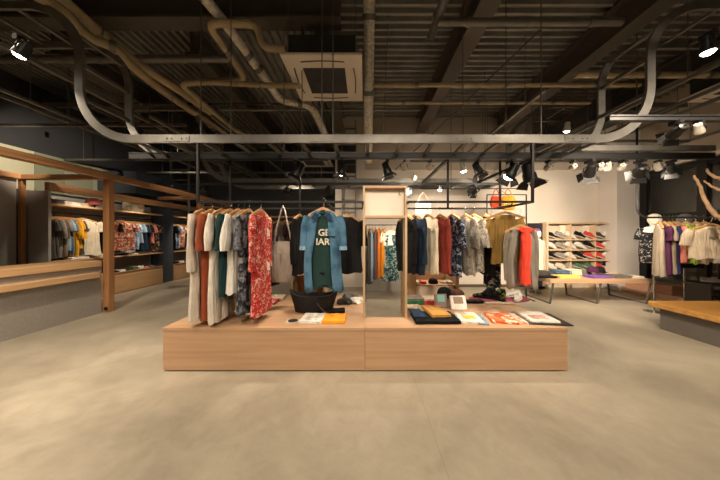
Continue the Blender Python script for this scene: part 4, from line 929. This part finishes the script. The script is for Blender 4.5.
# ------------------------------------------------------------ racks further back on the left
t = thing('garment_rack', 'wooden topped clothes rack behind the tote bag', 'clothes rack', (0, 0, 0))
MB().tube([(-2.0, 4.4, 1.65), (-.72, 4.4, 1.65)], .013, sq=True).build('top_bar', M_hang, t)
for x in (-2.0, -.72): MB().tube([(x, 4.4, 0), (x, 4.4, 1.66)], .012, sq=True).build('post', M_black, t); MB().tube([(x, 4.15, .012), (x, 4.65, .012)], .012, sq=True).build('foot', M_black, t)
BR = [(-1.88, g['dgrey'], 'charcoal shirt, leftmost on the wooden topped rack', .95), (-1.72, g['plum'], 'plum dress on the wooden topped rack', 1.15), (-1.58, g['mauve'], 'mauve shirt, left one on the wooden topped rack', .9), (-1.44, g['mgrey'], 'grey shirt on the wooden topped rack', .9), (-1.30, g['plum'], 'plum shirt behind the tote bag', .85), (-1.16, g['mauve'], 'mauve shirt, right one behind the tote bag', .82), (-1.02, g['black'], 'black dress on the wooden topped rack near the denim shirt', 1.1), (-.86, g['black'], 'black shirt at the right end of the wooden topped rack', .8)]
for x, m, lab, L in BR:
    garment('hung_shirt', lab, 'shirt' if 'dress' not in lab else 'dress', m, (x, 4.4, 1.66), math.radians(65), L=L, W=.42, sl='short'); hanger((x, 4.4, 1.66), math.radians(65), 'hanger of the '+lab)
# rack seen through the portal
t = thing('garment_rack', 'low clothes rack seen through the portal', 'clothes rack', (0, 0, 0))
for x in (.02, .86): MB().tube([(x, 5.0, 0), (x, 5.0, 1.53)], .012, 8).build('post', M_rod, t); MB().tube([(x, 4.75, .012), (x, 5.25, .012)], .012, 8).build('foot', M_rod, t)
MB().tube([(.02, 5.0, 1.53), (.86, 5.0, 1.53)], .012, 8).build('top_bar', M_rod, t)
for k, (x, m, lab, L) in enumerate([(.09, g['dgrey'], 'charcoal dress at the left of the rack seen through the portal', 1.1), (.15, g['lblue'], 'pale blue dress on the rack seen through the portal', 1.05), (.22, g['mauve'], 'mauve dress on the rack seen through the portal', 1.0), (.29, g['orange'], 'rust orange dress on the rack seen through the portal', .98), (.37, C('amber_cotton', 'd08a28'), 'amber dress on the rack seen through the portal', .95), (.43, g['beige'], 'beige dress beside the leafy one seen through the portal', .9)]):
    garment('hung_dress', lab, 'dress', m, (x, 5.0, 1.54), math.radians(85), L=L, W=.36, sl=None); hanger((x, 5.0, 1.54), math.radians(75), 'hanger of the '+lab, w=.19)
dd = garment('leafy_dress', 'teal leafy strap dress over a white tee, seen through the portal', 'dress', g['dressgr'], (xp(391, 4.85), 4.85, 1.52), 0, L=.92, W=.28, hem=.36, sl=None, waist=.85, fold=.1, neckw=.10, drop=.2)
garment('white_tee', 'white tee under the teal leafy dress', 't-shirt', g['white'], (xp(391, 4.85), 4.86, 1.52), 0, L=.30, W=.33, sl='short', th=.045, sw=(.06, .07), collar='crew')
hanger((xp(391, 4.85), 4.85, 1.52), 0, 'wooden hanger holding the teal leafy dress')
MB().tube([(xp(391, 4.85), 4.98, 1.53), (xp(391, 4.85), 4.85, 1.52)], .005, 6).build('display_arm', M_rod, t)
# low plinth at the wall behind that rack
o = MB().box(.0, 1.06, 5.62, 6.1, 0, 1.08, .004).build('grey_divider', M_greyp); tag(o, 'plain grey low divider behind the rack seen through the portal', 'divider')

# ------------------------------------------------------------ low table on the right
t = thing('low_display_table', 'long low oak table on three dark bent steel frames', 'table', (4.46, 4.92, 0))
MB().box(-.98, .98, -.42, .42, .41, .49, .004).build('tabletop', M_ply, t)
for x in (-.92, -.02, .92):
    MB().tube([(x+.02, -.38, .409), (x, -.33, .013), (x, .36, .013), (x-.02, .40, .409)], .013, sq=True).build('leg_frame', M_rod, t)
TZ = .4905
tb_items = [(539, 275.5, 'charcoal folded jumper at the left end of the low table', g['dgrey'], .34, .22, .06, 0), (560, 274.5, 'slate folded jumper behind the yellow tee on the low table', g['blue'], .34, .22, .07, 0), (545, 278.6, 'black folded tee at the front left of the low table', g['black'], .34, .20, .025, 0), (566, 278.4, 'pale yellow folded tee on the low table', plain('lemon_cloth', 'dcc85c', .9), .40, .22, .03, 0),
 (572, 273.2, 'cream folded jumper in the middle of the low table', g['cream'], .26, .2, .08, 0), (583, 273.5, 'grey folded jumper between cream and black things on the low table', g['mgrey'], .2, .2, .06, 0), (597, 277.8, 'violet folded tee on the low table', plain('violet_cloth', '75509c', .9), .38, .22, .03, 0), (606, 274, 'beige folded tee behind the violet one', g['beige'], .26, .22, .05, 0),
 (619, 277.0, 'grey folded tee right of the violet one', g['mgrey'], .34, .22, .035, 0), (632, 277.0, 'pale grey folded tee at the right end of the low table', g['ecru'], .24, .22, .025, 0)]
for px, py, lab, m, w, d, h, rz in tb_items:
    Y = {1: 4.68, 0: 5.02}[py > 276.5]; h *= 1.5; folded('folded_clothes', lab, 'folded clothes', m, (xp(px, Y), Y, TZ), w, d, h, rz, 3 if h > .04 else 2)
for px, m, lab in ((593, g['purple'], 'dark purple cap on the low table'), (598, g['black'], 'black cap on the low table beside the purple one')):
    cap(lab, (xp(px, 4.86), 4.86 if px < 595 else 4.84, TZ+.08), m, .3)

# ------------------------------------------------------------ shoe wall
SX0, SX1 = xp(545, 5.9), xp(616.5, 5.9)
t = thing('shoe_shelf', 'pale oak shoe shelf unit standing against the white wall', 'shoe shelf', (SX0, 5.85, 0)); W_ = SX1-SX0
M_plyl = wood('pale_birch_panel', 'cdb290', 'd9c1a0', 'x', .5)
MB().box(0, W_, .235, .25, 0, 1.64).build('back_panel', plain('pale_backboard', 'd8c9b2', .7), t)
for x in (0, W_-.05): MB().box(x, x+.05, 0, .234, 0, 1.64).build('side_panel', M_plyl, t)
for x in (W_*.36, W_*.70): MB().box(x-.015, x+.015, .04, .234, 0, 1.60).build('divider', M_plyl, t)
MB().box(.0501, W_-.0501, 0, .234, 1.60, 1.64).build('top_board', M_plyl, t)
shz = [1.225, .975, .725, .455]
for z in shz:
    MB().box(.0501, W_-.0501, -.02, .234, z-.03, z).build('shelf_board', M_plyl, t)
for x in (W_*.28, W_*.62):
    MB().box(x-.02, x+.16, .195, .2, .5, 1.59).build('upright_panel', M_cream, t)
MR = plain('red_trainer', 'c8342c', .6); MK = g['black']; MW = plain('white_trainer', 'd8d4cc', .6); MG = plain('grey_trainer', '8a8680', .6); MGn = plain('green_trainer', '3f6a48', .6)
rows = [[('black', MK), ('grey', MG), ('white', MW), ('black', MK), ('red', MR), ('charcoal', g['dgrey']), ('white', MW)], [('white', MW), ('grey', MG), ('white', MW), ('white', MW), ('black', MK), ('red', MR), ('white', MW)], [('black', MK), ('grey', MG), ('white', MW), ('black', MK), ('red', MR), ('red', MR), ('white', MW)], [('white', MW), ('cream', g['cream']), ('grey', MG), ('green', MGn), ('green', MGn), ('red', MR), ('black', MK)]]
ordn = ['first', 'second', 'third', 'fourth', 'fifth', 'sixth', 'seventh']; rn = ['top row', 'second row', 'third row', 'lowest row']
for r, row in enumerate(rows):
    for k, (c, m) in enumerate(row):
        x = SX0+.17+k*(W_-.34)/6
        shoe('trainer', '%s trainer, %s from the left in the %s of the shoe shelf' % (c, ordn[k], rn[r]), (x, 5.85+.10, shz[r]+.003), math.radians(-22), m, MW if c != 'white' else g['ecru'], .25, tilt=.38, hz=1.55)
# dark framed mirror and dressed bust beside the shoe shelf
t = thing('dark_banner', 'tall dark panel leaning by the wall left of the shoe shelf', 'panel', (xp(537, 5.95), 5.98, 0)); MB().box(-.2, .2, 0, .03, .05, 1.62).build('panel_board', plain('dark_violet_panel', '241f28', .6), t); MB().box(-.25, .25, -.08, .1, 0, .05).build('foot', M_black, t)
def bust(lab, loc, rz, headm, tm, tshort, L=.66, W=.46, pole=1.0, headless=False, sl='short', coll='crew', capm=None, shirtlab=None, cat='t-shirt'):
    t = thing('mannequin', lab, 'mannequin', loc, rz); z = pole
    MB().lathe([(.13, 0), (.13, .01), (.02, .02), (.012, .04), (.012, z-.6), (.012, z-.35)], 20).build('stand', M_chrome, t)
    MB().loft([oval(0, 0, z+dz, a, b, 24, 0, 0) for dz, a, b in ((-.52, .11, .08), (-.5, .155, .09), (-.35, .13, .085), (-.05, .16, .09), (.05, .165, .075), (.09, .11, .06), (.11, .05, .05), (.14, .045, .045), (.16, .045, .045))]).build('torso', headm, t)
    MB().loft([oval(0, -.01+dy, z+dz, a, b, 24, 0, 0) for dz, a, b, dy in ((.13, .04, .045, 0), (.145, .055, .07, -.01), (.17, .068, .085, -.01), (.20, .075, .095, 0), (.25, .074, .095, 0), (.29, .06, .08, .005), (.315, .03, .04, .01), (.32, .01, .015, .01))]).build('head', headm, t)
    if shirtlab: garment('cream_jacket' if 'jacket' in shirtlab else 'dark_tee', shirtlab, cat, tm, (loc[0], loc[1], z+loc[2]+.225), rz, L=L, W=W, sl=sl, th=.11, collar=coll, fold=.08, neckw=.065)
    return t
mb = bust('mannequin wearing the cream jacket beside the shoe shelf', (xp(536, 5.5), 5.5, 0), .2, M_white, g['cream'], True, pole=1.13, L=.75, W=.42, sl='long', coll='shirt', shirtlab='cream jacket on the mannequin beside the shoe shelf', cat='jacket')
o = MB().lathe([(.085, .0), (.095, .02), (.09, .08), (.06, .125), (.001, .14)], 20).build('beanie', plain('violet_knit', '6b4a86', .9), loc=(xp(536, 5.5), 5.5, 1.13+.21)); tag(o, 'violet beanie on the mannequin beside the shoe shelf', 'hat')

# ------------------------------------------------------------ bench and steps at the right
t = thing('wooden_bench', 'thick wood slab bench on a grey base at the right edge', 'bench', (4.05, 2.2, 0))
MB().box(.08, 1.9, 0, 1.16, 0, .30).build('base', plain('bench_grey_board', '6b655f', .8, 0, .06, 6), t)
MB().box(0, 1.98, -.06, 1.24, .30, .372, .008).build('seat_slab', M_bench, t)
t = thing('window_step', 'low reddish wood step running along the dark window', 'step', (0, 0, 0)); M_step = wood('reddish_step_wood', 'b8927a', 'c9a48a', 'y', .45)
MB().box(6.0, 6.46, 3.0, 5.62, 0, .13).build('lower_step', M_step, t); MB().box(6.08, 6.46, 4.75, 5.6, .1305, .30).build('upper_block', wood('reddish_block_wood', 'b08468', 'c4977a', 'x', .45), t)
# dark shelf by the window with pale shoes
crate('dark low shelf under the window holding pale shoes', 5.30, 6.35, 3.40, 3.68, .0, .62, True, shelf=.33) if False else None
t = thing('low_shelf', 'dark low two tier shelf by the window behind the bench', 'shelf', (5.25, 3.62, 0)); MD = plain('dark_stained_board', '2e2723', .5)
for z in (.10, .42, .56): MB().box(0, 1.15, 0, .34, z-.02, z).build('shelf_board', MD, t)
for x in (0, 1.12): MB().box(x, x+.03, .02, .32, 0, .399).build('leg', MD, t); MB().box(x, x+.03, .02, .32, .4205, .539).build('upright', MD, t)
for k in range(3): shoe('pale_shoe', ('left', 'middle', 'right')[k]+' pale canvas shoe of three on the dark low shelf', (5.62+.17*k-.1, 3.80, .5605), math.radians(-60), g['beige'], MW, .25, group='pale shoes on the dark low shelf')
# rounded hanging rack with garments
RX0, RY = xp(637, 3.5), 3.5; RZ2 = zp(217.5, 3.5)
t = thing('rounded_rail', 'black rounded tube rail hung beside the window', 'clothes rail', (0, 0, 0)); pts = [(RX0, RY, 2.9), (RX0, RY, 1.9), (RX0, RY, RZ2+.16)]
for k in range(1, 9): a = PI/2*k/8; pts.append((RX0+.15*(1-math.cos(a)), RY, RZ2+.15-.15*math.sin(a)))
pts.append((6.2, RY, RZ2)); MB().tube(pts, .014, 10).build('rail_tube', M_black, t)
MB().tube([(6.2, RY, RZ2), (6.2, RY, 2.9)], .014, 10).build('rail_post', M_black, t)
MB().tube([(RX0, RY, 2.9), (RX0, RY, ZC)], .008, 8).build('ceiling_rod', M_rod, t)
RR = [(659, g['greyb'], 'greige long trousers hanging at the left of the rounded rail', .74, None, 'trousers', 50), (664, g['purple'], 'deep purple jersey top on the rounded rail', .72, 'short', 'top', 55), (669, g['greyb'], 'taupe top between purple and indigo ones on the rounded rail', .70, 'short', 'top', 55), (673, g['indigo'], 'indigo top on the rounded rail', .70, 'short', 'top', 50), (676.5, C('salmon_cotton', 'd98578'), 'salmon pink tee on the rounded rail', .54, 'short', 't-shirt', 40), (686, g['lime'], 'lime green tee on the rounded rail', .56, 'short', 't-shirt', 38), (696, g['beige'], 'beige tee right of the lime green one', .56, 'short', 't-shirt', 35), (704, g['white'], 'white tee behind the big beige one on the rounded rail', .54, 'short', 't-shirt', 25)]
for q, (px, m, lab, L, sl, cat, deg) in enumerate(RR):
    dg = (50, 54, 52, 53, 58, 62, 64, 68)[q]
    garment({'t-shirt': 'hung_tee', 'trousers': 'hung_trousers', 'top': 'jersey_shirt'}[cat], lab, cat, m, (xp(px, RY), RY, RZ2+.012), math.radians(dg), L=L, W=.36 if L > .6 else .40, sl=sl, collar='crew'); hanger((xp(px, RY), RY, RZ2+.012), math.radians(dg), 'hanger of the '+lab, w=.18)
bt = garment('hung_tee', 'big beige tee with faint lettering, hung face out at the right edge', 't-shirt', g['beige'], (xp(711, 3.0), 3.0, RZ2-.04), -.1, L=.40, W=.52, sl='short', collar='crew', fold=.03)
MB().box(-.08, .08, -.060, -.056, -.26, -.235).build('print', g['mgrey'], bt)
hanger((xp(711, 3.0), 3.0, RZ2-.04), -.1, 'wooden hanger holding the big beige tee at the right edge')
o = MB().tube([(xp(711, 3.0), RY, RZ2), (xp(711, 3.0), 3.0, RZ2-.045)], .007, 8).build('display_arm', M_black, t)
o = MB().box(-.05, .05, -.02, .02, -.06, .06, .008).build('price_tag', plain('neon_yellow_tag', 'c8d43a', .7), loc=at(668.5, 263, 3.42)); tag(o, 'neon yellow tag hanging below the indigo top', 'tag')
o = MB().tube([at(668.5, 257, 3.42), at(669.5, 245, 3.45)], .003, 6).build('tag_cord', M_black); tag(o, 'thin cord of the neon yellow tag', 'cord')
bust('white headed mannequin in a black tee beside the rounded rail', (xp(654, 4.1), 4.1, .001), -.35, M_white, g['blackfl'], True, pole=1.36, L=.62, W=.36, shirtlab='black patterned tee on the white headed mannequin')
bust('grey headed mannequin standing behind the lime green tee', (xp(684.5, 4.1), 4.1, .001), -.3, plain('grey_mannequin', '6e6d6c', .5), g['black'], True, pole=1.36, L=.7, W=.42, shirtlab='black top on the grey headed mannequin')
cap('black cap at the right edge of the shelf behind the rounded rail', (xp(719, 3.8), 3.8, 1.45), g['black'], .3)
o = MB().lathe([(.12, .0), (.12, .012), (.012, .02), (.012, .86), (.04, .885), (.001, .887)], 16).build('cap_stand', M_black, loc=(xp(719, 3.8), 3.8, .5605)); tag(o, 'thin black stand carrying the cap at the right edge', 'stand')
o = MB().box(-.12, .12, -.03, .03, 0, .55).build('cardboard', M_black) if False else None
# driftwood
t = thing('driftwood_branch', 'curved bare driftwood branches hanging at the right edge', 'branch', (0, 0, 0)); MBr = plain('driftwood', '8a6d50', .8, 0, .25, 12, .3)
def branch(pts, r0, r1, n='limb'):
    P = [Vector(p) for p in pts]; out = []; N = len(P)
    for i in range(N-1):
        p0 = P[max(i-1, 0)]; p1 = P[i]; p2 = P[i+1]; p3 = P[min(i+2, N-1)]
        for k in range(6):
            u = k/6; out.append(.5*((2*p1)+(p2-p0)*u+(2*p0-5*p1+4*p2-p3)*u*u+(3*p1-p0-3*p2+p3)*u**3))
    out.append(P[-1]); M = len(out)
    MB().tube([p+Vector((math.sin(i*1.7)*.004, 0, math.cos(i*2.1)*.004)) for i, p in enumerate(out)], [r0+(r1-r0)*i/(M-1) for i in range(M)], 8).build(n, MBr, t)
branch([at(760, 232, 2.6), at(728, 222, 2.6), at(713, 212, 2.65), at(704, 198, 2.7), at(700, 186, 2.7), at(694, 176, 2.75)], .028, .010)
branch([at(760, 205, 2.6), at(730, 193, 2.6), at(715, 188, 2.65), at(704, 181, 2.7)], .022, .007)
branch([at(765, 190, 2.5), at(735, 182, 2.6), at(718, 178, 2.65), at(709, 173, 2.7), at(707, 169, 2.7)], .024, .009)
branch([at(728, 222, 2.6), at(720, 236, 2.6), at(725, 250, 2.6)], .012, .006, 'twig')
MB().tube([at(750, 200, 2.6), Vector((at(750, 200, 2.6).x, 2.6, ZC))], .004, 6).build('hanging_wire', M_rod, t)
branch([at(760, 232, 2.6), at(752, 215, 2.6), at(750, 200, 2.6), at(765, 190, 2.5)], .03, .02, 'stem')

# ------------------------------------------------------------ camera, world
cam = bpy.data.cameras.new('camera'); co = bpy.data.objects.new('camera', cam); col.objects.link(co); S.camera = co
co.location = (0, 0, H); co.rotation_euler = (PI/2, 0, 0); cam.sensor_width = 36; cam.lens = 36*F/720; cam.shift_x = (360-CX)/720; cam.shift_y = (CY-240)/720
cam.clip_start = .05
wd = bpy.data.worlds.new('world'); S.world = wd; wd.use_nodes = True; wd.node_tree.nodes['Background'].inputs[0].default_value = (.9, .8, .7, 1); wd.node_tree.nodes['Background'].inputs[1].default_value = .01
S.view_settings.view_transform = 'Standard'; S.view_settings.look = 'None'; S.view_settings.gamma = 1; S.view_settings.use_curve_mapping = False; S.view_settings.exposure = .55
